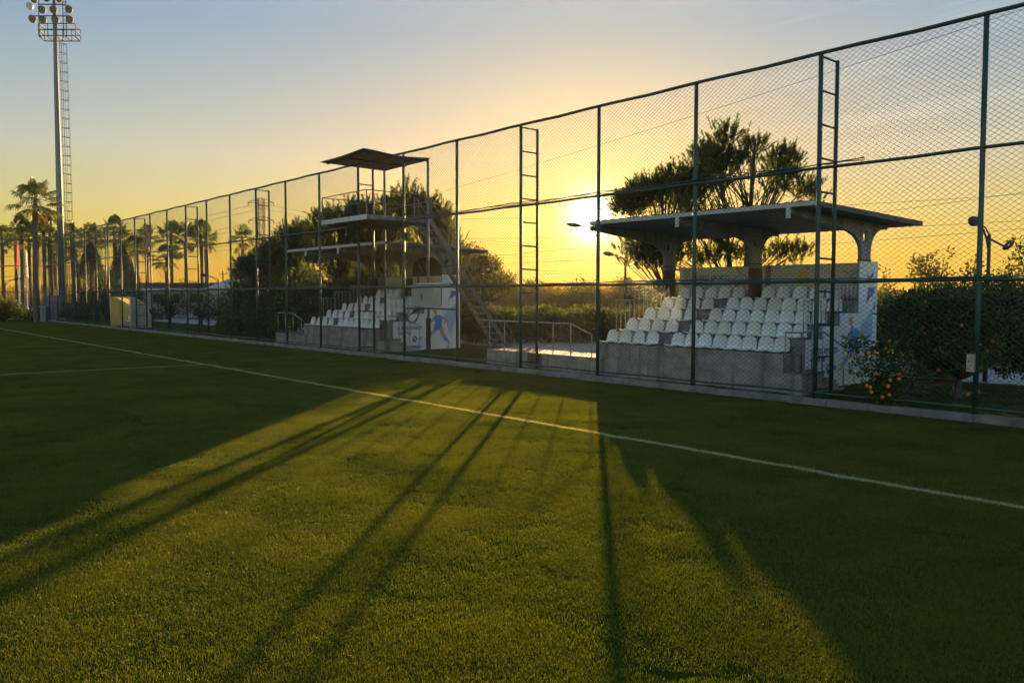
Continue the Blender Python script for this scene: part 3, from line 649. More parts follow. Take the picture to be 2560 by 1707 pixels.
    for k in range(3):
        for xx in (xl-.12, xr-.03):
            guard(root, [(xx, 19.60+.85*k), (xx, 20.42+.85*k)], [2.37+.325*k]*2, [RZ[k+1]-(.0 if xx > xl else .0)]*2, .205, .017)
    return root
mat_grey = mat('grey_ink', (0.16, 0.17, 0.26), rough=0.5)
def stand_dark(root, *a): pass
R1 = stand(-18.45, -12.0, -23.94, [(-18.42, -16.27, 4), (-15.85, -11.80-.22, 8)], -18.95, -11.25, [-11.94, -15.44, -18.86],
      'nearer roofed concrete grandstand with white seats, right of the setting sun', 'grandstand', 1)
MB().box(-21.70, -20.98, 18.594, 18.62, .13, .56).build('hatch', BROWN, R1)
R2 = stand(-38.62, -31.9, -41.72, [(-38.60, -36.15, 4), (-35.75, -31.95, 8)], -40.67, -31.2, [-31.84, -35.2, -38.5],
      'farther roofed concrete grandstand with white seats, behind the lookout tower', 'grandstand', 1)

# ------------------------------------------------------------------ lookout tower standing over the fence
tw = empty('lookout_tower', (-29.9, 17.6, G), 0, 'grey steel lookout platform on posts with a flat roof, rising over the fence', 'lookout tower')
NFx, FFx, yA, yB, pz = -28.22, -31.84, 16.22, 19.15, 5.50
b = MB(); b.box(FFx+.03, NFx-.03, yA+.03, yB, pz-.10, pz-.04); b.build('platform_deck', ROOF, tw)
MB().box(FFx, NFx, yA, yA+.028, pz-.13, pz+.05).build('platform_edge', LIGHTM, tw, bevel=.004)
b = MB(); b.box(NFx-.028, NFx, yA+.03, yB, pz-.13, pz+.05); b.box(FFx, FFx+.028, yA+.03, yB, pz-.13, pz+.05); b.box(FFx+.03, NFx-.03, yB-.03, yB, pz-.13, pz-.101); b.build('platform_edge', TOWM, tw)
b = MB()
for k in range(6): b.bar((FFx+.35+.6*k, yA+.03, pz-.15), (FFx+.35+.6*k, yB, pz-.15), .05, .08)
b.build('joist', ROOF, tw)
for (x, y, r) in ((NFx+.10, 18.93, .048), (FFx+.24, 19.05, .048)):
    MB().tube([(x, y, G), (x, y, 7.82)], r, 10).build('post', TOWM, tw, smooth=True)
MB().box(NFx+.03, NFx+.17, 18.85, 18.99, G, 1.62).build('post_sleeve', STEEL, tw)
zr = pz+.96
b = MB(); b.tube([(FFx+.02, yA+.03, zr), (NFx-.03, yA+.03, zr+.01), (NFx-.03, 18.9, zr)], .02, 7)
b.tube([(FFx+.02, yA+.03, zr), (FFx+.02, 18.3, zr)], .018, 7)
b.tube([(FFx+.02, yA+.03, pz+.50), (NFx-.03, yA+.03, pz+.52), (NFx-.03, 18.9, pz+.50)], .014, 6)
b.tube([(FFx+.24, 19.05, pz+.62), (NFx+.1, 18.95, pz+.72)], .014, 6); b.tube([(FFx+.24, 19.05, pz+.08), (NFx+.1, 18.95, pz+.2)], .014, 6)
for x, y in ((FFx+.02, yA+.03), (NFx-.03, yA+.03), (-29.2, 19.0)): b.bar((x, y, pz), (x, y, zr), .04, .04, up=(1, 0, 0))
b.build('guard_rail', TOWM, tw, smooth=False)
# roof: a thin warped sheet on a frame
def roofgrid(dz):
    V = []
    for i in range(9):
        for j in range(9):
            u, v = i/8, j/8; x = -31.50+(3.42)*u; y = 16.03+(3.0)*v
            z = 7.92-.06*v-.05*(1-u)+0.045*math.sin(6*v+1.5*u)*u-.03*math.sin(PI*u)*(1-v)
            V.append((x, y, z+dz))
    return V
F = [(i*9+j, (i+1)*9+j, (i+1)*9+j+1, i*9+j+1) for i in range(8) for j in range(8)]
V = roofgrid(0)+roofgrid(-.035); F2 = F+[tuple(a+81 for a in f[::-1]) for f in F]
rim = [i*9 for i in range(9)]+[72+j for j in range(1, 9)]+[i*9+8 for i in range(7, -1, -1)]+[j for j in range(7, 0, -1)]
F2 += [(rim[k], rim[k]+81, rim[(k+1) % len(rim)]+81, rim[(k+1) % len(rim)]) for k in range(len(rim))]
MB().add(V, F2).build('roof', ROOF, tw)
b = MB()
for y in (16.3, 17.3, 18.4, 18.95): b.bar((-31.45, y, 7.80), (-28.13, y, 7.83), .04, .06)
for x in (-31.4, -29.8, -28.15): b.bar((x, 16.08, 7.84), (x, 19.0, 7.78), .035, .05)
b.build('roof_frame', STEEL, tw)
# stair down to the lawn behind
sx0, sx1, syt, syb, szt, szb = -29.17, -28.28, 19.18, 23.3, 5.42, G
sb = MB()
for x in (sx0, sx1): sb.bar((x, syt, szt), (x, syb, szb+.03), .045, .19)
st_ = sb.build('stair_stringer', TOWM, tw)
b = MB()
for k in range(1, 19):
    t = k/19; y = syt+(syb-syt)*t; z = szt+(szb-szt)*t; b.box(sx0+.024, sx1-.024, y-.12, y+.10, z-.02, z+.012)
b.build('stair_tread', TOWM, tw)
b = MB()
for x in (sx0, sx1):
    b.tube([(x, syt-.1, szt+1.0), (x, syb-.05, szb+1.0)], .02, 7); b.tube([(x, syt, szt+.5), (x, syb, szb+.5)], .013, 6)
    for k in range(6):
        t = k/5; y = syt+(syb-syt)*t; z = szt+(szb-szt)*t; b.bar((x, y, z), (x, y, z+1.0), .03, .03, up=(1, 0, 0))
b.build('stair_handrail', TOWM, tw)
# cabinet fixed to the tower leg behind the fence
cb = empty('control_cabinet', (-28.0, 18.7, 2.0), 0, 'pale metal control cabinet with hanging cable loops, on the lookout tower leg', 'cabinet')
MB().box(-28.62, -27.05, 18.45, 18.80, 2.06, 2.80).build('body', LIGHTM, cb, bevel=.02)
MB().add([(-28.7, 18.38, 2.86), (-27.0, 18.38, 2.86), (-27.0, 18.85, 3.0), (-28.7, 18.85, 3.0), (-28.7, 18.38, 2.83), (-27.0, 18.38, 2.83), (-27.0, 18.85, 2.97), (-28.7, 18.85, 2.97)], [(0, 1, 2, 3), (7, 6, 5, 4), (0, 4, 5, 1), (1, 5, 6, 2), (2, 6, 7, 3), (3, 7, 4, 0)]).build('hood', WHITEP, cb)
MB().box(-27.92, -27.87, 18.435, 18.45, 2.33, 2.6).build('handle', STEEL, cb)
b = MB()
for r in (.62, .55): b.tube([(-28.55+.45*math.cos(a)*1.2, 18.42, 2.02+r*math.sin(a)) for a in np.linspace(PI, 2*PI, 16)], .016, 5)
b.tube([(-29.1, 18.42, 1.5), (-28.0, 18.42, 2.05)], .016, 5)
b.build('cable_loop', CABLE, cb, smooth=True)

# ------------------------------------------------------------------ dugout
dg_ = empty('dugout', (-69.1, 18.9, G), 0, 'team dugout with a curved translucent shell and white bench behind the fence', 'dugout')
dx0, dx1, dy0, dy1 = -71.75, -66.4, 18.30, 19.85
def dprof(n=11): return [(dy0+(dy1-dy0)*math.sin(a), .10+2.28*math.cos(a)) if True else 0 for a in np.linspace(0, PI/2, n)]
P = dprof(); V = [(x, y, z) for x in (dx0, dx1) for y, z in P]; n_ = len(P)
MB().add(V, [(k, k+1, n_+k+1, n_+k) for k in range(n_-1)]).build('curved_shell', SHEET, dg_, smooth=True)
for x in (dx0, dx1):
    MB().add([(x, dy0, .10)]+[(x, y, z) for y, z in P], [tuple(range(n_+1))]).build('end_panel', SHEET if x == dx0 else SHEET2, dg_)
b = MB()
for x in (dx0, dx0+1.8, dx0+3.55, dx1): b.tube([(x, y-.015, z-.015) for y, z in P], .028, 6)
b.tube([(dx0, dy0, 2.38), (dx1, dy0, 2.38)], .035, 6); b.tube([(dx0, dy0, G), (dx0, dy0, 2.38)], .035, 6); b.tube([(dx1, dy0, G), (dx1, dy0, 2.38)], .035, 6)
b.tube([(dx0, dy1-.12, 1.1), (dx1, dy1-.12, 1.1)], .025, 6)
b.build('frame', WHITEP, dg_, smooth=True)
b = MB(); b.box(dx0+.4, dx1-.3, 19.0, 19.42, .50, .55); b.bar((dx0+.4, 19.5, .74), (dx1-.3, 19.5, .74), .05, .38); b.build('bench', SEAT, dg_, bevel=.01)
b = MB()
for x in (dx0+.6, dx0+2.2, dx0+3.8, dx1-.5): b.box(x-.04, x+.04, 19.05, 19.38, G, .50)
b.build('bench_leg', WHITEP, dg_)
sn = empty('sign_frame', (-69.1, 18.2, 2.42), 0, 'empty slatted sign frame mounted on the fence over the dugout', 'sign frame')
b = MB(); b.bar((dx0-.1, 18.15, 2.50), (dx1+.1, 18.15, 2.50), .05); b.bar((dx0-.1, 18.15, 2.98), (dx1+.1, 18.15, 2.98), .05)
for k in range(12): x = dx0+(dx1-dx0)*k/11; b.bar((x, 18.15, 2.5), (x, 18.15, 2.98), .04, .04, up=(1, 0, 0))
b.build('frame', GREEN, sn)

# ------------------------------------------------------------------ floodlight mast
mp_ = at(158, 84.5); mx_, my_ = float(mp_[0]), float(mp_[1])
ms = empty('floodlight_mast', (mx_, my_, G), 0, 'tall tapering floodlight mast with a caged ladder at the far corner', 'floodlight mast')
MB().tube([(mx_, my_, G), (mx_, my_, 12), (mx_, my_, 24), (mx_, my_, 33)], [.33, .28, .20, .13], 20).build('pole', GALV, ms, smooth=True)
MB().box(mx_-.6, mx_+.6, my_-.6, my_+.6, 0, .35).build('footing', CONC, ms)
R_ = np.array([r2[0], r2[1], 0])/np.hypot(r2[0], r2[1]); D_ = np.array([-fd[0], -fd[1], 0])/np.hypot(fd[0], fd[1])
c0 = np.array([mx_, my_, 0.0]); Zv = np.array([0, 0, 1.0])
def lp(u, d, z): return c0+R_*u+D_*d+Zv*z
b = MB()
for s_ in (-.2, .2): b.tube([lp(.62, s_-.15, 3.0), lp(.44, s_-.15, 27.2)], .03, 5)
for k in range(84): z = 3.1+k*.29; t = (z-3)/24.2; b.bar(lp(.62-.18*t, -.35, z), lp(.62-.18*t, .05, z), .022)
b.build('ladder', STEEL, ms)
b = MB()
for k in range(26):
    z = 4.5+k*.9; t = (z-3)/24.2; u0 = .62-.18*t
    b.tube([lp(u0+.62*math.sin(a), -.15-.34*math.cos(a), z) for a in np.linspace(0, PI, 9)], .024, 4)
for a in (.7, 1.57, 2.4): b.tube([lp(.62+.62*math.sin(a), -.15-.34*math.cos(a), 4.5), lp(.44+.62*math.sin(a), -.15-.34*math.cos(a), 27.0)], .014, 4)
b.build('ladder_cage', STEEL, ms)
zb_ = 27.5
b = MB(); w0, w1, dd = -1.5, 2.05, .9
for z in (zb_, zb_+.55, zb_+1.15):
    Q = [lp(w0, -dd, z), lp(w1, -dd, z), lp(w1+.3, dd, z), lp(w0+.5, dd, z)]
    for k in range(4): b.bar(Q[k], Q[(k+1) % 4], .07)
for u in np.linspace(w0, w1, 5): b.bar(lp(u, -dd, zb_), lp(u, -dd, zb_+1.15), .05, .05, up=R_); b.bar(lp(u+.4, dd, zb_), lp(u+.4, dd, zb_+1.15), .05, .05, up=R_); b.bar(lp(u, -dd, zb_), lp(u+.4, dd, zb_), .05)
b.build('maintenance_basket', STEEL, ms)
b = MB()
for u in np.linspace(w0+.15, w1-.1, 12): b.bar(lp(u, -dd, zb_-.02), lp(u+.4, dd, zb_-.02), .035, .03)
b.build('basket_floor', STEEL, ms)
b = MB()
for z, a, c in ((29.55, -2.0, 1.6), (30.65, -1.4, 1.2), (31.9, -1.3, 1.3)): b.bar(lp(a, .3, z), lp(c, .3, z), .09)
for u in (-1.35, 1.0, 1.3): b.bar(lp(u, .3, zb_), lp(u, .3, 32.0), .07, .07, up=R_)
for k in range(9): b.bar(lp(1.0, .3, 28.8+k*.35), lp(1.3, .3, 28.8+k*.35), .03)
b.build('lamp_frame', STEEL, ms)
for (u, z, dy) in ((-1.55, 31.05, .7), (-.35, 31.15, .7), (.85, 31.1, .7), (-.85, 30.05, .6), (.25, 30.05, .6), (1.75, 30.1, .6), (-1.75, 29.15, .7), (-.75, 29.05, .7), (.45, 29.05, .7), (1.85, 29.1, .7), (-2.25, 30.55, .2)):
    c = lp(u, dy, z); ax = D_*.86-Zv*.42-R_*.2; ax /= np.linalg.norm(ax)
    MB().tube([c-ax*.34, c-ax*.22, c-ax*.02, c+ax*.10], [.12, .26, .36, .38], 14).build('floodlight', STEEL if u > -2.2 else WHITEP, ms, smooth=False)
    MB().tube([c+ax*.101, c+ax*.115], .33, 14).build('lens', LAMPG if u > -2.2 else WHITEP, ms)

# ------------------------------------------------------------------ long low building and kiosks
def oriented_box(b, c, hw, hd, z0, z1, t=None, n=None):
    t = R_ if t is None else t; n = D_ if n is None else n
    P = [c-t*hw+n*hd, c+t*hw+n*hd, c+t*hw-n*hd, c-t*hw-n*hd]; b.prism([(p[0], p[1], z0) for p in P], (0, 0, z1-z0))
pc = at(470, 98)
bl = empty('low_building', pc, 0, 'long low rendered building with a flat dark roof beyond the road', 'building')
b = MB(); oriented_box(b, pc, 6.9, 3.0, 0, 3.1); b.build('wall', WALLM, bl)
b = MB(); oriented_box(b, pc, 7.4, 3.5, 3.1, 3.32); b.build('cornice', FASCIA, bl)
b = MB(); oriented_box(b, pc, 7.2, 3.3, 3.33, 3.95); b.build('roof', TILEROOF, bl)
for u, w_ in ((-1.9, .75), (-.4, .75), (2.2, .75), (4.2, .75)):
    c = pc+R_*u+D_*3.02; b = MB(); oriented_box(b, c, w_, .03, 1.75, 2.65); fr2 = b.build('window', STEEL, bl)
    b = MB(); oriented_box(b, c+D_*.035, w_-.07, .008, 1.82, 2.58); b.build('pane', WINDOW, fr2)
pc2 = at(632, 96); b2 = empty('gabled_building', pc2, 0, 'pale gabled building half hidden by the fan palm and pines', 'building')
b = MB(); oriented_box(b, pc2, 3.9, 3.0, 0, 3.3); b.build('wall', WALLM, b2)
P = [pc2-R_*4.3+D_*3.2+Zv*3.3, pc2+R_*4.3+D_*3.2+Zv*3.3, pc2+D_*3.2+Zv*4.9]
MB().prism(P, -D_*6.4).build('roof', FASCIA, b2)
def kiosk(px0, px1, dep, h, name, label, m):
    a = at((px0+px1)/2, dep); k = empty(name, a, 0, label, 'kiosk'); hw = (px1-px0)/2*dep/FPX
    b = MB(); oriented_box(b, a, hw, hw, 0, h); b.build('body', m, k, bevel=.02)
    b = MB(); oriented_box(b, a, hw+.08, hw+.08, h, h+.14); b.build('roof_slab', CONC, k)
    b = MB(); oriented_box(b, a+D_*(hw+.02), hw*.55, .015, .2, h-.4); b.build('door', GALV, k)
kiosk(124, 154, 84, 2.35, 'transformer_kiosk', 'light grey transformer kiosk at the foot of the floodlight mast', COLM)
kiosk(106, 121, 82, 1.35, 'switch_cabinet', 'small blue grey switch cabinet left of the transformer kiosk', GALV)

# ------------------------------------------------------------------ flagpoles on their plinth
pl = at(68, 88); b = MB(pl); oriented_box(b, pl, 1.75, .9, 0, .35); tag(b.build('flagpole_plinth', CONC, bevel=.02), 'low pale concrete plinth carrying the three flagpoles', 'plinth')
for px, fm, zt, lab in ((52, REDF, 8.1, 'white flagpole with a limp red flag, leftmost of three'), (71, WHITEF, 7.2, 'white flagpole with a limp white flag, middle of three'), (90, None, 8.0, 'white flagpole without a flag, nearest the fence corner')):
    a = at(px, 88); fp = empty('flagpole', (a[0], a[1], .35), 0, lab, 'flagpole', 'flagpoles beyond the end fence')
    MB().tube([(a[0], a[1], .35), (a[0], a[1], 1.2), (a[0], a[1], 1.25), (a[0], a[1], zt)], [.12, .12, .065, .04], 10).build('pole', WHITEP, fp, smooth=True)
    if fm:
        r_ = random.Random(px); V = []; nn = 9
        for i in range(nn):
            for j in range(5):
                t = i/(nn-1); u = j/4; V.append(a+Zv*(zt-.1-2.6*t-.25*u)+R_*((-1 if px < 60 else 1)*(.04+u*(.07+.16*t)))+D_*(.10*math.sin(7*u+2*t)))
        MB().add(V, [(i*5+j, i*5+j+1, i*5+6+j, i*5+5+j) for i in range(nn-1) for j in range(4)]).build('flag', fm, fp, smooth=True)

# ------------------------------------------------------------------ street lamps
def street_lamp(px, dep, h, side, label, reach=1.0, second=None, z0=G, pr=.055):
    a = at(px, dep); lampo = empty('street_lamp', (a[0], a[1], z0), 0, label, 'street lamp', 'street lamps behind the fence')
    q = lambda u, z: a+R_*u*side+Zv*z
    MB().tube([q(0, z0), q(0, h*.5), q(0, h)], [pr*1.2, pr*1.05, pr*.9], 12).build('pole', STEEL, lampo, smooth=True)
    arm = [q(0, h-.5), q(.12*reach, h-.15), q(.32*reach, h+.12), q(.62*reach, h+.28)]
    MB().tube(arm, [.035, .035, .03, .028], 8).build('arm', STEEL, lampo, smooth=True)
    MB().tube([q(0, h-.02), q(.2*reach, h+.17), q(.45*reach, h+.27), q(.7*reach, h+.30)], .024, 7).build('arm_stay', STEEL, lampo, smooth=True)
    P = [q((.60+.55*t)*reach, h+.30+.13*t) for t in (0, .12, .45, .8, 1)]
    MB().tube(P, [.05, .10, .155, .12, .04], 12).build('lamp_head', STEEL, lampo, smooth=True)
    if second:
        P = [q(-.46*t, h-.12-.24*t) for t in (0, .5, 1)]; MB().tube(P, .03, 7).build('lower_arm', STEEL, lampo, smooth=True)
        P = [q(-(.40+.30*t), h-.42+.22*t) for t in (0, .2, .7, 1)]; MB().tube(P, [.04, .09, .09, .03], 10).build('lower_lamp_head', STEEL, lampo, smooth=True)
street_lamp(2465, 24.2, 4.25, -1, 'street lamp with an upper and a lower head, behind the nearest fence post', .52, True)
street_lamp(1562, 55.0, 4.85, -1, 'single headed street lamp left of the nearer stand roof', 1.25, pr=.085)
street_lamp(548, 80.0, 4.05, -1, 'single headed street lamp in front of the low building', 1.45)
street_lamp(17, 96.0, 4.0, 1, 'single headed street lamp beyond the end fence', 1.6)
street_lamp(1492, 60.0, 7.1, -1, 'tall street lamp whose head hangs beside the setting sun', 1.9, pr=.085)

# ------------------------------------------------------------------ pylons, poles, wires
def pylon(px, dep, h, name, label, arms, s=1.0):
    a = at(px, dep); py = empty(name, a, 0, label, 'pylon'); b = MB(); wd = lambda z: .95*s+2.2*s*max(0, 1-z/(h*.62))
    zs = list(np.linspace(0, h, 15))
    for i in range(14):
        za, zc = zs[i], zs[i+1]; A = [a+R_*sx*wd(za)+D_*sy*wd(za)+Zv*za for sx, sy in ((-1, -1), (1, -1), (1, 1), (-1, 1))]; B = [a+R_*sx*wd(zc)+D_*sy*wd(zc)+Zv*zc for sx, sy in ((-1, -1), (1, -1), (1, 1), (-1, 1))]
        for k in range(4):
            b.bar(A[k], B[k], .22*s); b.bar(A[k], B[(k+1) % 4], .13*s); b.bar(B[k], A[(k+1) % 4], .13*s); b.bar(B[k], B[(k+1) % 4], .12*s)
    b.build('lattice_tower', STEEL, py)
    for z in arms:
        b = MB()
        for sd in (-1, 1):
            tip = a+R_*sd*4.4*s+Zv*z
            for dz in (0, 1.5*s): b.bar(a+R_*sd*.9*s+Zv*(z+dz), tip, .18*s)
            b.bar(tip, tip-Zv*1.0*s, .2*s)
        b.build('cross_arm', STEEL, py)
    return a
pA = pylon(657, 300, 36.5, 'pylon', 'lattice steel electricity pylon rising behind the pines', (35.0, 28.8, 22.4))
pB = pylon(68, 330, 19.0, 'pylon', 'small far lattice pylon seen between the flagpoles', (17.5, 10.5), .8)
wr = empty('power_lines', pA, 0, 'thin sagging high voltage wires strung from the lattice pylon', 'power lines')
def wire(p, q, sag, r, nm='wire'):
    p = np.array(p, float); q = np.array(q, float); ts = np.linspace(0, 1, 24)
    MB().tube([p*(1-t)+q*t-Zv*sag*4*t*(1-t) for t in ts], r, 4).build(nm, CABLE, wr)
for z in (34, 28, 21.5):
    for sd in (-1, 1):
        p = pA+R_*sd*4.2+Zv*z
        wire(p, at(-250, 520, z*.62), 5, .06)
        wire(p, at(1750, 420, z*.8+(2 if sd > 0 else 0)), 7, .05)
wire(at(700, 190, 16), at(2900, 62, 26.5), 1.2, .02); wire(at(1100, 120, 7.5), at(2900, 80, 14.2), .8, .016)
wire(at(1050, 120, 10.6), at(2900, 80, 10.4), .8, .016); wire(at(1000, 120, 6.4), at(2900, 80, 10.0), .6, .015); wire(at(1000, 120, 13.2), at(2900, 80, 13.0), .8, .015)
tp = at(560, 170); tpo = empty('utility_pole', tp, 0, 'thin wooden utility pole with a crossarm above the low building roof', 'utility pole')
MB().tube([tp, tp+Zv*7.4], .13, 7).build('pole', BARK, tpo); b = MB(); b.bar(tp-R_*.8+Zv*6.75, tp+R_*.8+Zv*6.75, .1)
for u in (-.78, 0, .78): b.bar(tp+R_*u+Zv*6.8, tp+R_*u+Zv*7.15+Zv*(.3 if u == 0 else 0), .08)
b.build('crossarm', BARK, tpo)

# ------------------------------------------------------------------ vegetation
def frame_of(dirs):
    d = dirs/np.linalg.norm(dirs, axis=1)[:, None]; up = np.tile([0.0, 0.0, 1.0], (len(d), 1)); up[np.abs(d[:, 2]) > .95] = [1, 0, 0]
    a = np.cross(d, up); a /= np.linalg.norm(a, axis=1)[:, None]; return d, a, np.cross(a, d)
def rand_dirs(r, n):
    v = r.normal(size=(n, 3)); return v/np.linalg.norm(v, axis=1)[:, None]
def leaf_quads(P, d, r, ln, wd):
    """pointed leaf (4-gon) at points P along d"""
    n = len(P); dd, a, c = frame_of(d); th = r.uniform(0, 2*PI, n)[:, None]; s = a*np.cos(th)+c*np.sin(th)
    L_ = (ln*r.uniform(.65, 1.2, n))[:, None]; W_ = (wd*r.uniform(.7, 1.2, n))[:, None]
    return np.stack([P, P+dd*L_*.5+s*W_/2, P+dd*L_, P+dd*L_*.5-s*W_/2], 1)
def pine_tree(root, base, trunk_top, clumps, seed, nshoot=26, sl_=.42, needles=34, nl=.17, lean=0.0, twid=.17, tips_up=1.0, nw=.016):
    """clumps: list of (centre, radius) foliage masses carried on limbs; every mass is a spray of brush-like shoots"""
    r = np.random.default_rng(seed); base = np.array(base, float); T = np.array(trunk_top, float)
    b = MB(); ts = np.linspace(0, 1, 7); path = [base*(1-t)+T*t+np.array([.12*math.sin(4*t+seed), .1*math.cos(3*t+seed), 0])*t*(1-t)*2 for t in ts]
    b.tube(path, [twid*(1-.75*t) for t in ts], 9)
    S, D = [], []
    for (c, rad) in clumps:
        c = np.array(c, float); t = min(.97, max(.25, ((c[2]-base[2])/(T[2]-base[2]))*.72)); k = int(t*6); p0 = path[k]
        mid = (p0*.45+c*.55)+np.array([0, 0, -.12*rad]); b.tube([p0, mid, c], [twid*.26*(1-.5*t), twid*.14, .012], 5)
        n = max(6, int(nshoot*(rad/.9)**2))
        dv = rand_dirs(r, n); dv[:, 2] = np.abs(dv[:, 2])*1.0-.35*(r.uniform(size=n) < .45)*1.2
        pos = c+dv*rad*r.uniform(.35, 1.0, n)[:, None]*np.array([1, 1, .8])
        for q in range(0, n, 4): b.tube([c, (c+pos[q])/2+[0, 0, -.05], pos[q]], [.012, .009, .005], 4, cap=False)
        dir_ = dv*.55+np.array([0, 0, .75*tips_up])+r.normal(size=(n, 3))*.16; S.append(pos); D.append(dir_)
    b.build('trunk', BARK, root, smooth=True)
    S = np.vstack(S); D = np.vstack(D); dd, a, c = frame_of(D); n = len(S); L_ = sl_*r.uniform(.6, 1.25, n)
    u = r.uniform(0, 1, (n, needles)); th = r.uniform(0, 2*PI, (n, needles)); sp_ = .55+.25*r.uniform(size=(n, needles))
    st = S[:, None, :]+dd[:, None, :]*(u*L_[:, None])[:, :, None]
    radial = a[:, None, :]*np.cos(th)[:, :, None]+c[:, None, :]*np.sin(th)[:, :, None]
    nd = dd[:, None, :]*(1-.35*sp_[:, :, None])+radial*sp_[:, :, None]; ln = nl*r.uniform(.7, 1.2, (n, needles))
    tip = st+nd*ln[:, :, None]; side = np.cross(nd, radial+[0.01, 0.02, 0.03]); side /= np.linalg.norm(side, axis=2)[:, :, None]+1e-9
    w_ = nw
    V = np.stack([st-side*w_, st+side*w_, tip], 2).reshape(-1, 3, 3)
    tris('crown', V, PINE, root)
def profile_clumps(seed, px0, px1, topf, botf, dep, ddep, n, r0, r1):
    """masses filling an uneven crown region: columns px0..px1, heights between botf and topf (metres)"""
    r = random.Random(seed); out = []
    for _ in range(n):
        px = r.uniform(px0, px1); zt, zb2 = topf(px), botf(px)
        if zt-zb2 < .3: continue
        rad = r.uniform(r0, r1); z = zb2+rad*.5+(zt-zb2-rad*1.2)*math.sqrt(r.random()); out.append((at(px, dep+r.uniform(-ddep, ddep), z), rad))
    return out
def interp(xs, ys): return lambda x: float(np.interp(x, xs, ys))
def zof(dep): return lambda ypx: 2.487+(734-ypx)*dep/FPX      # heights measured against the horizon
grp = 'pine trees behind the stands'
# nearer pines behind the stand by the sun
z36 = zof(36)
t1 = empty('pine_tree', at(1857, 36, G), 0, 'tallest pine, open crowned, above the nearer stand roof', 'pine tree', grp)
c1 = profile_clumps(1, 1740, 2000, interp([1740, 1770, 1800, 1850, 1880, 1905, 1930, 1970, 2010], [z36(375), z36(345), z36(330), z36(322), z36(312), z36(318), z36(372), z36(350), z36(460)]), interp([1740, 1860, 2000], [z36(520), z36(508), z36(505)]), 36, 1.6, 52, .40, .72)
c1 += profile_clumps(2, 1880, 2030, interp([1880, 1950, 1990, 2030], [z36(470), z36(415), z36(415), z36(470)]), lambda p: z36(545), 36, 1.5, 22, .35, .6)
c1 += profile_clumps(3, 1830, 2010, lambda p: z36(600), lambda p: z36(690), 36, 1.6, 24, .35, .6)
pine_tree(t1, at(1857, 36, G), at(1880, 36, z36(345)), c1, 3, nshoot=32, sl_=.42, twid=.17)
t2 = empty('pine_tree', at(1840, 38, G), 0, 'broad pine with two stems just left of the tallest pine', 'pine tree', grp)
c2 = profile_clumps(4, 1690, 1810, interp([1680, 1730, 1760, 1800, 1820], [z36(440), z36(420), z36(350), z36(345), z36(380)]), lambda p: z36(570), 38, 1.6, 40, .42, .75)
c2 += profile_clumps(5, 1600, 1830, lambda p: z36(585), lambda p: z36(670), 38, 1.6, 24, .4, .7)
pine_tree(t2, at(1840, 38, G), at(1790, 38, z36(370)), c2, 5, nshoot=36, twid=.18)
t3 = empty('pine_tree', at(1655, 34, G), 0, 'lower dense pine nearest the sun, leaning over the stand roof', 'pine tree', grp)
z34 = zof(34)
c3_ = profile_clumps(6, 1555, 1735, interp([1545, 1590, 1640, 1680, 1720, 1740], [z34(505), z34(462), z34(432), z34(415), z34(405), z34(430)]), interp([1545, 1600, 1740], [z34(545), z34(560), z34(560)]), 34, 1.5, 58, .42, .75)
c3_ += profile_clumps(7, 1560, 1700, lambda p: z34(590), lambda p: z34(690), 34, 1.4, 28, .35, .62)
pine_tree(t3, at(1680, 34, G), at(1650, 34, z34(450)), c3_, 7, nshoot=38, twid=.15)
# the pine group behind the lookout tower
z52 = zof(52)
top5_ = interp([590, 620, 650, 700, 740, 780, 820, 870, 905, 950, 1000, 1040, 1090, 1115, 1140, 1165], [z52(690), z52(625), z52(600), z52(565), z52(530), z52(535), z52(500), z52(495), z52(480), z52(470), z52(462), z52(470), z52(490), z52(520), z52(570), z52(620)])
top5 = lambda p: top5_(p)-.45
labs = ['leftmost pine of the row behind the farther stand', 'second pine from the left behind the farther stand', 'middle pine behind the lookout platform', 'tall rounded pine right of the lookout roof', 'rightmost pine of the row, over the tower stair']
for k, (pa, pb, n, dp) in enumerate(((598, 690, 46, 53), (670, 800, 72, 55), (780, 910, 80, 52), (890, 1030, 92, 54), (1010, 1150, 84, 51))):
    t = empty('pine_tree', at((pa+pb)/2, dp, G), 0, labs[k], 'pine tree', grp)
    cc = profile_clumps(20+k, pa, pb, top5, lambda p: z52(800), dp, 2.2, n, .5, .9)
    cc += profile_clumps(40+k, pa, pb, lambda p: top5(p)+.15+.35*math.sin(p*.21)+.25*math.sin(p*.083), lambda p: top5(p)-1.8, dp, 1.6, n//4, .3, .55)
    mid = (pa+pb)/2; pine_tree(t, at(mid, dp, G), at(mid+8, dp, top5(mid)-1.0), cc, 20+k, nshoot=22, sl_=.62, needles=26, nl=.22, twid=.2, nw=.026)

def leafy(name, root, clumps, m, seed, n_per, ln, wd, up=.2, branches=True, bm=None, base=None, btw=.06, part='crown'):
    r = np.random.default_rng(seed); P, D = [], []; b = MB(); base = None if base is None else np.array(base, float)
    for c, rad in clumps:
        c = np.array(c, float); n = max(12, int(n_per*(rad**2))); dv = rand_dirs(r, n); rr = rad*r.uniform(.15, 1, n)**.55
        # leaves ride on little twigs so the outline stays ragged
        P.append(c+dv*rr[:, None]*(1+.18*np.sin(dv[:, 0:1]*9+dv[:, 1:2]*7))); D.append(dv+r.normal(size=(n, 3))*.6+[0, 0, up])
        if branches and base is not None:
            b.tube([base, (base+c)/2+np.array([0, 0, .08*rad]), c], [btw, btw*.55, .008], 6)
    P = np.vstack(P); D = np.vstack(D); tris(part, leaf_quads(P, D, r, ln, wd), m, root)
    if branches and base is not None: b.build('branch', bm or BARK, root, smooth=True)
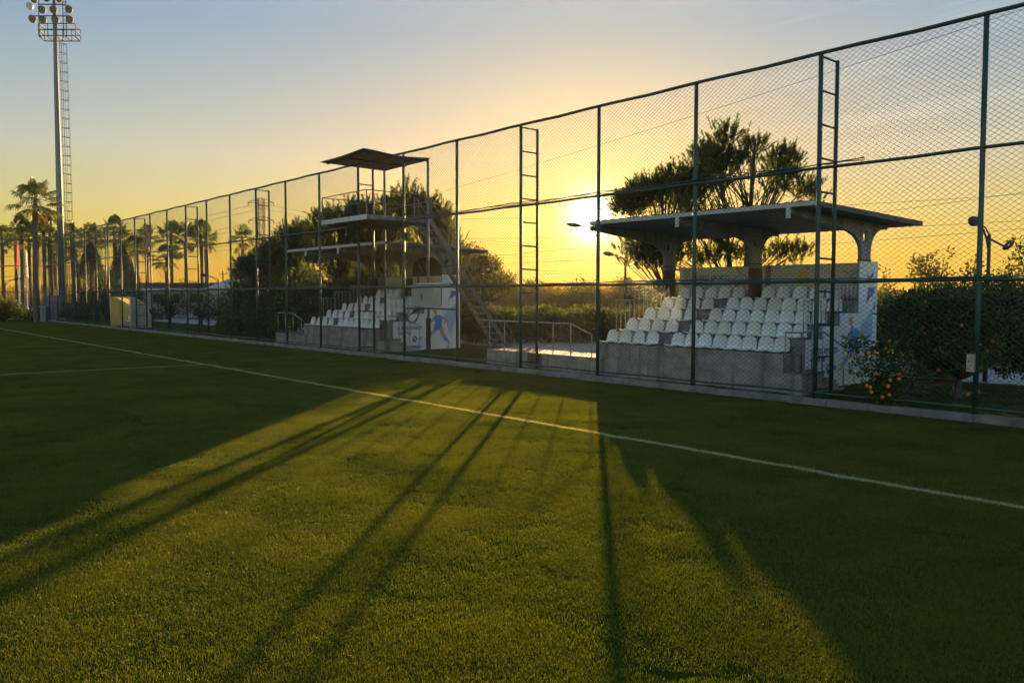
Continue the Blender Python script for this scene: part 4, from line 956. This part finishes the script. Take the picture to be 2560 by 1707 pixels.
# olive-like tree right of the pines
z48 = zof(64); t = empty('broadleaf_tree', at(1195, 64, G), 0, 'loose crowned broadleaf tree falling away right of the pine row', 'tree')
cc = profile_clumps(61, 1135, 1285, interp([1130, 1170, 1195, 1230, 1265, 1290], [z48(600), z48(592), z48(612), z48(632), z48(668), z48(705)]), lambda p: z48(745), 64, 1.8, 60, .5, .85)
b = MB(); b.tube([at(1190, 64, G), at(1195, 64, 1.6)], [.16, .12], 8); b.build('trunk', BARK, t)
leafy('x', t, cc, BUSH, 61, 330, .18, .085, base=at(1195, 64, 1.5))

# citrus trees
def citrus(loc, label, clumps, seed, n_per, ln=.11, wd=.05, stems=3, bh=.8, nf=0, frame_pts=None):
    t = empty('orange_tree', loc, 0, label, 'orange tree', 'orange trees behind the fence'); base = np.array(loc, float); r = random.Random(seed)
    b = MB(); b.tube([base, base+[0.02, .03, bh*.5], base+[0, .05, bh]], [.13, .10, .085], 9); b.build('trunk', BARK, t, smooth=True)
    leafy('x', t, clumps, CIT, seed, n_per, ln, wd, up=.0, base=base+np.array([0, .04, bh-.02]), btw=.05)
    if nf:
        me = None
        for k in range(nf):
            if frame_pts is not None and k < len(frame_pts): p = frame_pts[k]
            else:
                c, rad = clumps[r.randrange(len(clumps))]; d = Vector((r.gauss(0, 1), r.gauss(0, 1)-.6, r.gauss(0, .8)-.2)).normalized(); p = np.array(c)+np.array(d)*rad*.92
            if me is None:
                o = MB().lathe([(.002, -.048), (.022, -.043), (.036, -.026), (.042, 0), (.036, .028), (.020, .044), (.004, .046)], (0, 0, 0), 12).build('orange', FRUIT, None, smooth=True); me = o.data; o.parent = t; o.location = tuple(np.array(p)-abs_loc(t))
            else: share('orange', me, t, p, 0, r.uniform(.85, 1.1))
    return t
tl = at(2394, 19.9, G)
def clumps_px(spec, dj, seed):
    """foliage masses given as (column px, row px, distance, radius)"""
    r = random.Random(seed); out = []
    for px, ypx, dep, rad in spec: out.append((at(px, dep+r.uniform(-dj, dj), 2.487+(734-ypx)*dep/FPX), rad))
    return out
rr_ = random.Random(9); spec = []
for _ in range(90):
    px = rr_.uniform(2235, 2560); f_ = (px-2235)/325; top = 737-40*math.sin(min(1, f_*1.6)*PI/2)+14*math.sin(px*.06); bot = 915 if px > 2380 else 900
    spec.append((px, rr_.uniform(top+20, bot-20), 19.9+rr_.uniform(-1.3, 1.5), rr_.uniform(.24, .42)))
for px, ypx in ((2170, 858), (2190, 880), (2150, 850), (2205, 850), (2225, 875), (2230, 840), (2130, 845), (2215, 905), (2240, 900), (2130, 862)): spec.append((px, ypx, 18.9, .17))
LOWR = .235
for px, ypx in ((2150, 915), (2180, 905), (2200, 920), (2215, 940), (2190, 955), (2230, 960), (2245, 930), (2265, 950), (2240, 980), (2215, 975), (2205, 990), (2260, 905), (2285, 915), (2300, 935)): spec.append((px, ypx, 18.3, LOWR))
spec += [(2300, 885, 19, .3), (2320, 900, 19.2, .3), (2340, 915, 19.4, .24)]
cA = clumps_px(spec, .2, 3)
frp = [at(px, dd_, 2.487+(734-ypx)*dd_/FPX) for px, ypx, dd_ in ((2311, 748, 18.9), (2310, 828, 18.9), (2224, 845, 18.7), (2214, 864, 18.7), (2172, 875, 18.2), (2287, 897, 18.6), (2353, 862, 18.8), (2356, 872, 18.8), (2260, 917, 18.2), (2251, 928, 18.2), (2250, 940, 18.0), (2283, 926, 18.2), (2228, 943, 18.0), (2223, 959, 18.0), (2170, 957, 18.1), (2178, 961, 18.1), (2182, 973, 18.1), (2226, 980, 18.0), (2209, 986, 18.0), (2348, 918, 18.7), (2422, 889, 18.6), (2232, 720, 19.4), (2427, 712, 19.0), (2193, 926, 18.2), (2424, 978, 18.5), (2449, 971, 18.6))]
citrus(tl, 'large orange tree heavy with fruit beside the nearer stand', cA, 9, 1700, .115, .052, bh=.5, nf=40, frame_pts=frp)
spec = []
for _ in range(80):
    px = rr_.uniform(2470, 2760); spec.append((px, rr_.uniform(715, 915), 20.6+rr_.uniform(-1.2, 1.5), rr_.uniform(.26, .44)))
for px, ypx in ((2530, 600), (2540, 625), (2525, 655), (2545, 660), (2510, 670), (2560, 640), (2500, 690), (2430, 655), (2420, 680), (2445, 685)): spec.append((px, ypx, 21.0, .17))
cB = clumps_px(spec, .2, 4)
frp = [at(px, dd_, 2.487+(734-ypx)*dd_/FPX) for px, ypx, dd_ in ((2465, 780, 19.2), (2481, 845, 19.2), (2469, 870, 19.2), (2508, 730, 19.4))]
citrus(at(2640, 20.6, G), 'orange tree with upright young shoots at the right edge', cB, 10, 1300, .12, .056, nf=14, frame_pts=frp)
for k, (px, dep, h, rw, lab) in enumerate(((425, 60.5, 2.75, 1.25, 'small forked orange tree right of the dugout'), (503, 58.5, 3.0, 1.5, 'dense orange tree, second right of the dugout'), (546, 66, 2.9, 1.35, 'orange tree set back in front of the road lamp'), (600, 55.5, 3.1, 1.5, 'broad orange tree, third along the fence from the dugout'), (662, 57, 3.0, 1.6, 'orange tree beside the end of the farther stand'), (707, 60, 2.9, 1.3, 'orange tree behind the farther stand platform'), (2090, 27.5, 3.0, 1.3, 'orange tree between the nearer stand and the road'))):
    a = at(px, dep, G); r = random.Random(70+k); cc = []
    for _ in range(34 if k != 6 else 30):
        ang = r.uniform(0, 2*PI); q = math.sqrt(r.random()); z = 1.0+(h-1.3)*r.random(); tap = 1-.55*abs((z-1.0)/(h-1.0)-.4)
        cc.append((a+np.array([math.cos(ang)*q*rw*tap, math.sin(ang)*q*rw*tap, z]), r.uniform(.26, .45)))
    citrus(a, lab, cc, 70+k, 330, .15, .075, bh=.95, nf=8)

# palms: fan palms with shaggy trunks
def fan_palm(name, seed, H, rc, label, group, nl=30, tr=.24, droop=1.0, bulge=.35):
    root = empty(name, (0, 0, 0), 0, label, 'palm tree', group); r = np.random.default_rng(seed); rp = random.Random(seed)
    b = MB(); n = int(H/.16); lean = np.array([rp.uniform(-.25, .25), rp.uniform(-.25, .25), 0])
    pth = lambda t: np.array([0, 0, H*t])+lean*t*t*H*.1
    rad = lambda t: tr*(1.25-.25*t+bulge*math.exp(-((t-.78)/.10)**2) if t < .9 else .72)*(1.0)
    ts = np.linspace(0, 1, 16); b.tube([pth(t) for t in ts], [rad(t)*.9 for t in ts], 10)
    for i in range(n):                               # old leaf bases
        t = (i+.5)/n
        for k in range(7):
            a = 2*PI*k/7+i*.45+rp.uniform(-.1, .1); d = np.array([math.cos(a), math.sin(a), 0]); p = pth(t)+d*rad(t)*.78; s = np.array([-d[1], d[0], 0])*.055
            q = p+d*rp.uniform(.05, .13)+np.array([0, 0, rp.uniform(.10, .2)]); b.add([p-s, p+s, q, p-d*.03+np.array([0, 0, .12])], [(0, 1, 2), (1, 3, 2), (3, 0, 2)])
    b.build('trunk', PBARK, root)
    top = pth(1.0); T3, dead, pet = [], [], MB()
    for k in range(nl+3):
        dry = k >= nl; el = math.radians(rp.uniform(-28, 85) if not dry else rp.uniform(-62, -35)); a = k*2.399+rp.uniform(-.2, .2)
        d = np.array([math.cos(a)*math.cos(el), math.sin(a)*math.cos(el), math.sin(el)]); pl_ = rc*rp.uniform(.48, .66)
        hub = top+d*pl_+np.array([0, 0, -.10*rc*math.cos(el)]); pet.tube([top+d*.05, top+d*pl_*.5+np.array([0, 0, .03*rc]), hub], [.032, .024, .014], 4, cap=False)
        side = np.array([-math.sin(a), math.cos(a), 0]); upv = np.cross(d, side); L_ = rc*rp.uniform(.46, .60)*(.7 if dry else 1)
        nseg = 20
        for q in range(nseg):
            f = -1+2*q/(nseg-1); ang = f*math.radians(112); dirn = d*math.cos(ang)+side*math.sin(ang)*.95+upv*(.12*math.cos(ang)); ll = L_*(1-.28*abs(f))*rp.uniform(.88, 1.1)
            m1 = hub+dirn*ll*.62-np.array([0, 0, droop*ll*.10]); tip = hub+dirn*ll*.92-np.array([0, 0, droop*ll*rp.uniform(.30, .60)])
            wv = np.cross(dirn, upv); wv /= np.linalg.norm(wv)+1e-9; w_ = ll*.055
            lst = dead if dry else T3
            lst.append([hub, m1-wv*w_, m1+wv*w_]); lst.append([m1-wv*w_, tip, m1+wv*w_])
    pet.build('leaf_stalk', PALM, root); tris('crown', np.array(T3), PALM, root); tris('dead_fronds', np.array(dead), PALMD, root)
    return root
pg = 'fan palms beyond the far corner'
protos = {}
def place_palm(kind, px, dep, ytop_px, label, first):
    H0, rc = kind[1], kind[2]; crown_z = 2.487+(734-ytop_px)*dep/FPX; a = at(px, dep); s = crown_z/H0
    key = kind[0]
    if key not in protos:
        protos[key] = fan_palm('fan_palm', kind[0], H0, rc, label, pg, nl=kind[3], tr=kind[4]); o = protos[key]; o.location = (a[0], a[1], 0); o.rotation_euler.z = 0; o.scale = (1, 1, s)
    else:
        o = dup(protos[key], (a[0], a[1], 0), random.Random(px).uniform(0, 6.28), label, pg); q = random.Random(px+3).uniform(.9, 1.08); o.scale = (q, q, s)
    return o
KA, KB, KC = (11, 9.2, 2.1, 22, .155), (12, 9.2, 2.1, 20, .14), (13, 9.0, 2.3, 24, .16)
place_palm((17, 13.0, 2.7, 22, .20), 92, 80, 498, 'tallest fan palm, standing clear above the others left of the floodlight mast', True)
PL = [(12, 104, 592, KA, 'fan palm at the left edge of the picture, straight trunk'), (45, 108, 585, KB, 'fan palm behind the red flag'), (60, 98, 576, KC, 'fan palm between the first two flagpoles'),
      (80, 110, 586, KB, 'fan palm half hidden behind the tallest palm'), (116, 100, 582, KA, 'fan palm just left of the floodlight mast'), (133, 96, 574, KC, 'fan palm touching the left side of the mast'), (142, 120, 640, KB, 'low fan palm directly behind the mast foot'),
      (187, 102, 592, KC, 'fan palm just right of the mast ladder'), (197, 118, 625, KA, 'low fan palm right of the mast ladder'), (232, 108, 588, KA, 'fan palm over the left cypress'), (245, 118, 600, KB, 'fan palm behind the tip of the left cypress'), (294, 97, 580, KC, 'fan palm over the right cypress'), (318, 112, 600, KB, 'fan palm right of the right cypress'),
      (347, 98, 612, KA, 'fan palm with a low crown seen through the fence brace'), (372, 104, 590, KB, 'fan palm in the tight pair beyond the dugout'), (420, 88, 640, KC, 'short fan palm with a low crown in the middle gap'), (433, 96, 584, KA, 'slender fan palm leaning behind the short one'),
      (468, 97, 586, KB, 'fan palm right of the slender leaning one'), (508, 99, 588, KC, 'fan palm above the low building roof'), (518, 106, 590, KA, 'fan palm with its trunk crossing its neighbour'), (611, 98, 590, KB, 'lone fan palm just left of the pine row')]
for k, (px, dep, yt, kd, lab) in enumerate(PL): place_palm(kd, px, dep, yt, lab, k)
# low bushy fan palm in front of the gabled building
fp_ = fan_palm('fan_palm', 31, 3.4, 2.0, 'low bushy fan palm in front of the gabled building', 'low palms', nl=40, tr=.28, droop=.35, bulge=0)
fp_.location = tuple(at(628, 60)); fp_.scale = (1, 1, 1.0)

# cypresses
def cypress(px, dep, h, w0, seed, label):
    a = at(px, dep, 0); t = empty('cypress', a, 0, label, 'cypress', 'cypresses behind the dugout'); r = np.random.default_rng(seed)
    n = 2600; z = h*r.uniform(0.03, 1, n)**.8; prof = np.interp(z/h, [0, .12, .35, .6, .85, 1], [.72, .95, 1, .74, .36, .03])*w0; az = r.uniform(0, 2*PI, n)
    lump = 1+.16*np.sin(az*5+z*2.1)+.12*np.sin(az*3-z*3.7+seed); q = prof*lump*r.uniform(.72, 1.06, n)
    P = a+np.stack([q*np.cos(az), q*np.sin(az), z], 1); D = np.stack([np.cos(az)*.42, np.sin(az)*.42, np.full(n, 1.0)], 1)+r.normal(size=(n, 3))*.12
    k = 9; PP = np.repeat(P, k, 0)+r.normal(size=(n*k, 3))*np.array([.06, .06, .18]); DD = np.repeat(D, k, 0)+r.normal(size=(n*k, 3))*.25
    tris('crown', leaf_quads(PP, DD, r, .22, .045), CYP, t); MB().tube([a, a+Zv*h*.85], [.16, .04], 8).build('trunk', BARK, t)
cypress(232, 88, 7.6, 1.85, 3, 'dark cone shaped cypress, left of the pair behind the dugout')
cypress(310, 86, 7.1, 1.75, 5, 'dark cone shaped cypress, right of the pair behind the dugout')

# single bushes and background trees
def bush(px, dep, ypx_top, hw_px, seed, label, m=BUSH, nper=330, ln=.17, wd=.085, group='bushes beyond the road', cat='bush', name='bush', zb=.3, ragged=.0):
    a = at(px, dep, G); t = empty(name, a, 0, label, cat, group); r = random.Random(seed); H = 2.487+(734-ypx_top)*dep/FPX; wv = hw_px*dep/FPX; cc = []
    for _ in range(max(16, int(16*wv*H/1.5))):
        u = r.uniform(-1, 1); zt = H*(1-.55*abs(u)**2.2)*(1-ragged*r.random()); rad = r.uniform(.26, .46)*min(1.6, max(.7, wv/1.2)); z = zb+rad*.6+(zt-zb-rad*1.3)*math.sqrt(r.random())
        cc.append((a+R_*u*wv*.85+D_*r.uniform(-.6, .6)*wv+Zv*z, rad))
    leafy('x', t, cc, m, seed, nper, ln, wd, base=a, btw=.05); return t
bush(2330, 35, 616, 78, 81, 'rounded small leaved tree above the orange tree', cat='tree', name='broadleaf_tree')
bush(2208, 34, 640, 38, 82, 'narrow leafy tree right beside the nearer stand wall', cat='tree', name='broadleaf_tree', ragged=.3)
bush(2108, 36, 640, 55, 83, 'ragged low tree just behind the nearer stand back wall', cat='tree', name='broadleaf_tree', ragged=.4)
bush(2425, 38, 672, 45, 84, 'dark low tree left of the double headed lamp', cat='tree', name='broadleaf_tree')
bush(2500, 40, 690, 60, 85, 'loose shrub behind the double headed lamp')
bush(10, 82, 742, 48, 86, 'rounded shrub with lit edge at the left edge beyond the end fence', ln=.2)
bush(172, 80, 752, 26, 87, 'dark shrub against the transformer kiosk', m=CIT)
bush(640, 52, 735, 60, 88, 'dark bush under the leftmost pine', m=CIT)
bush(1640, 60, 692, 45, 90, 'leafy shrub against the left end of the nearer stand')
bush(1430, 82, 700, 60, 91, 'shrub beneath the hidden lamp', ragged=.4)
bush(1555, 78, 668, 50, 92, 'feathery shrub around the lamp post left of the nearer stand', ragged=.5)
bush(1250, 82, 690, 55, 93, 'shrub right of the loose broadleaf tree', ragged=.4)
bush(1345, 85, 690, 45, 94, 'low shrub with feathery top in the gap between the stands', ragged=.5)
for k, (px, w_) in enumerate(((460, 24), (520, 18), (585, 22), (400, 14))):
    bush(px, 150, 690+4*(k % 2), w_, 100+k, ('far tree tuft over the roof, wide', 'far tree tuft over the roof, centre', 'far tree tuft by the utility pole', 'thin far tree tuft left over the roof')[k], nper=60, ln=.45, wd=.2, group='far trees over the low building', cat='tree', name='broadleaf_tree', ragged=.5)

# hedges and undergrowth: nobody could count these
def undergrowth(name, px0, px1, dep0, dep1, topf, seed, n, label, m=BUSH, r0=.35, r1=.7, nper=200, ln=.17, wd=.085, gate=None):
    r = random.Random(seed); P, D = [], []; rg = np.random.default_rng(seed)
    for _ in range(n):
        px = r.uniform(px0, px1); dep = r.uniform(dep0, dep1); rad = r.uniform(r0, r1); zt = 2.487+(734-topf(px))*dep/FPX; z = G+rad*.4+max(0, zt-G-rad*1.3)*r.random()**.7
        k = int(nper*rad*rad); dv = rand_dirs(rg, k); P.append(at(px, dep, z)+dv*(rad*rg.uniform(.2, 1, k)**.5)[:, None]); D.append(dv+rg.normal(size=(k, 3))*.6+[0, 0, .2])
    o = tris(name, leaf_quads(np.vstack(P), np.vstack(D), rg, ln, wd), m, None, loc=at((px0+px1)/2, (dep0+dep1)/2)); tag(o, label, None, None, 'stuff')
def reeds(name, px0, px1, dep0, dep1, topf, seed, n, label, m=REED):
    rg = np.random.default_rng(seed); px = rg.uniform(px0, px1, n); dep = rg.uniform(dep0, dep1, n)
    B = np.array([at(a, b, 0) for a, b in zip(px, dep)]); zt = 2.487+(734-np.array([topf(a) for a in px]))*dep/FPX; h = zt*rg.uniform(.55, 1.0, n)
    V = []; ln = rg.normal(size=(n, 2))*.10*h[:, None]
    T = B+np.stack([ln[:, 0], ln[:, 1], h], 1); w_ = .02
    V.append(np.stack([B-R_*w_, B+R_*w_, T], 1))
    for q in range(4):                                # leaves and plumes
        f = rg.uniform(.35, .98, n)[:, None]; p = B*(1-f)+T*f; d = rg.normal(size=(n, 3))*[1, 1, .5]+[0, 0, .9]; d /= np.linalg.norm(d, axis=1)[:, None]; l_ = rg.uniform(.35, .8, n)[:, None]
        V.append(np.stack([p-R_*.02, p+Zv*.04+R_*.02, p+d*l_], 1))
    o = tris(name, np.vstack(V), m, None, loc=at((px0+px1)/2, (dep0+dep1)/2)); tag(o, label, None, None, 'stuff')
undergrowth('hedge', 1120, 1760, 43, 46.5, lambda p: 757+4*math.sin(p*.05), 1, 700, 'low thick hedge beyond the road between the stands', nper=260, r0=.3, r1=.6)
undergrowth('thicket', 1080, 1700, 74, 90, lambda p: 702+13*math.sin(p*.055)+9*math.sin(p*.16)-6*math.sin(p*.31), 11, 650, 'thicket of scrub behind the hedge under the sun', r0=.6, r1=1.2, nper=90, ln=.28, wd=.14)
undergrowth('undergrowth', 560, 1140, 50, 56, interp([560, 600, 700, 1140], [790, 740, 690, 690]), 2, 900, 'dark undergrowth beneath the row of pines', m=CIT, nper=150, ln=.22, wd=.11)
undergrowth('hedge', 1680, 2120, 36, 42, lambda p: 716, 3, 300, 'hedge behind the nearer stand', nper=170)
undergrowth('hedge', 2120, 2800, 32, 40, lambda p: 712+16*math.sin(p*.045)+10*math.sin(p*.13), 4, 900, 'hedge beyond the road behind the orange trees', nper=170)
undergrowth('hedge', 60, 400, 84, 92, lambda p: 768, 5, 260, 'low dark hedge behind the far end of the fence', m=CIT, nper=90, ln=.3, wd=.15)
undergrowth('shade_wood', 850, 1130, 78, 100, lambda p: 640+14*math.sin(p*.05), 12, 230, 'added trees hidden behind the row of pines, shading the pitch', r0=.8, r1=1.5, nper=60, ln=.4, wd=.2)  # foliage added behind the pines to block low sun on the pitch
undergrowth('thicket', 1085, 1195, 58, 64, interp([1085, 1150, 1195], [585, 610, 640]), 14, 150, 'leafy thicket between the last pine and the broadleaf tree', r0=.5, r1=.9, nper=110, ln=.2, wd=.1)
undergrowth('shade_wood', 700, 780, 80, 98, lambda p: 650, 13, 130, 'added trees hidden behind the left pines, shading the pitch', r0=.8, r1=1.5, nper=60, ln=.4, wd=.2)  # added sun blocker, placed so the dugout still gets light
undergrowth('treeline', -200, 420, 125, 150, lambda p: 716+6*math.sin(p*.09), 6, 420, 'distant treeline behind the palms', r0=1.0, r1=2.0, nper=30, ln=.6, wd=.3)
undergrowth('treeline', 420, 2900, 170, 200, lambda p: 722+4*math.sin(p*.05), 7, 900, 'distant treeline along the horizon', r0=1.3, r1=2.6, nper=18, ln=.9, wd=.45)
reeds('reeds', 1180, 1560, 70, 78, interp([1180, 1300, 1420, 1560], [712, 706, 700, 694]), 8, 2200, 'dry reeds standing over the hedge under the sun')
reeds('reeds', -150, 200, 108, 120, lambda p: 706+5*math.sin(p*.13), 9, 1500, 'reeds beyond the end fence')

# ------------------------------------------------------------------ low sun haze
hz = MB((-60, 30, 0)).box(-420, 60, -90, 420, -1.2, 46).build('haze', bpy.data.materials.new('haze'))
hm = hz.data.materials[0]; hm.use_nodes = True; t = hm.node_tree; t.nodes.clear()
pv = N(t, 'ShaderNodeVolumePrincipled'); pv.inputs['Color'].default_value = (1.0, 0.88, 0.70, 1); pv.inputs['Density'].default_value = 0.00008; pv.inputs['Anisotropy'].default_value = 0.62
oo = N(t, 'ShaderNodeOutputMaterial'); t.links.new(pv.outputs[0], oo.inputs['Volume']); tag(hz, 'warm evening haze', None, None, 'stuff')
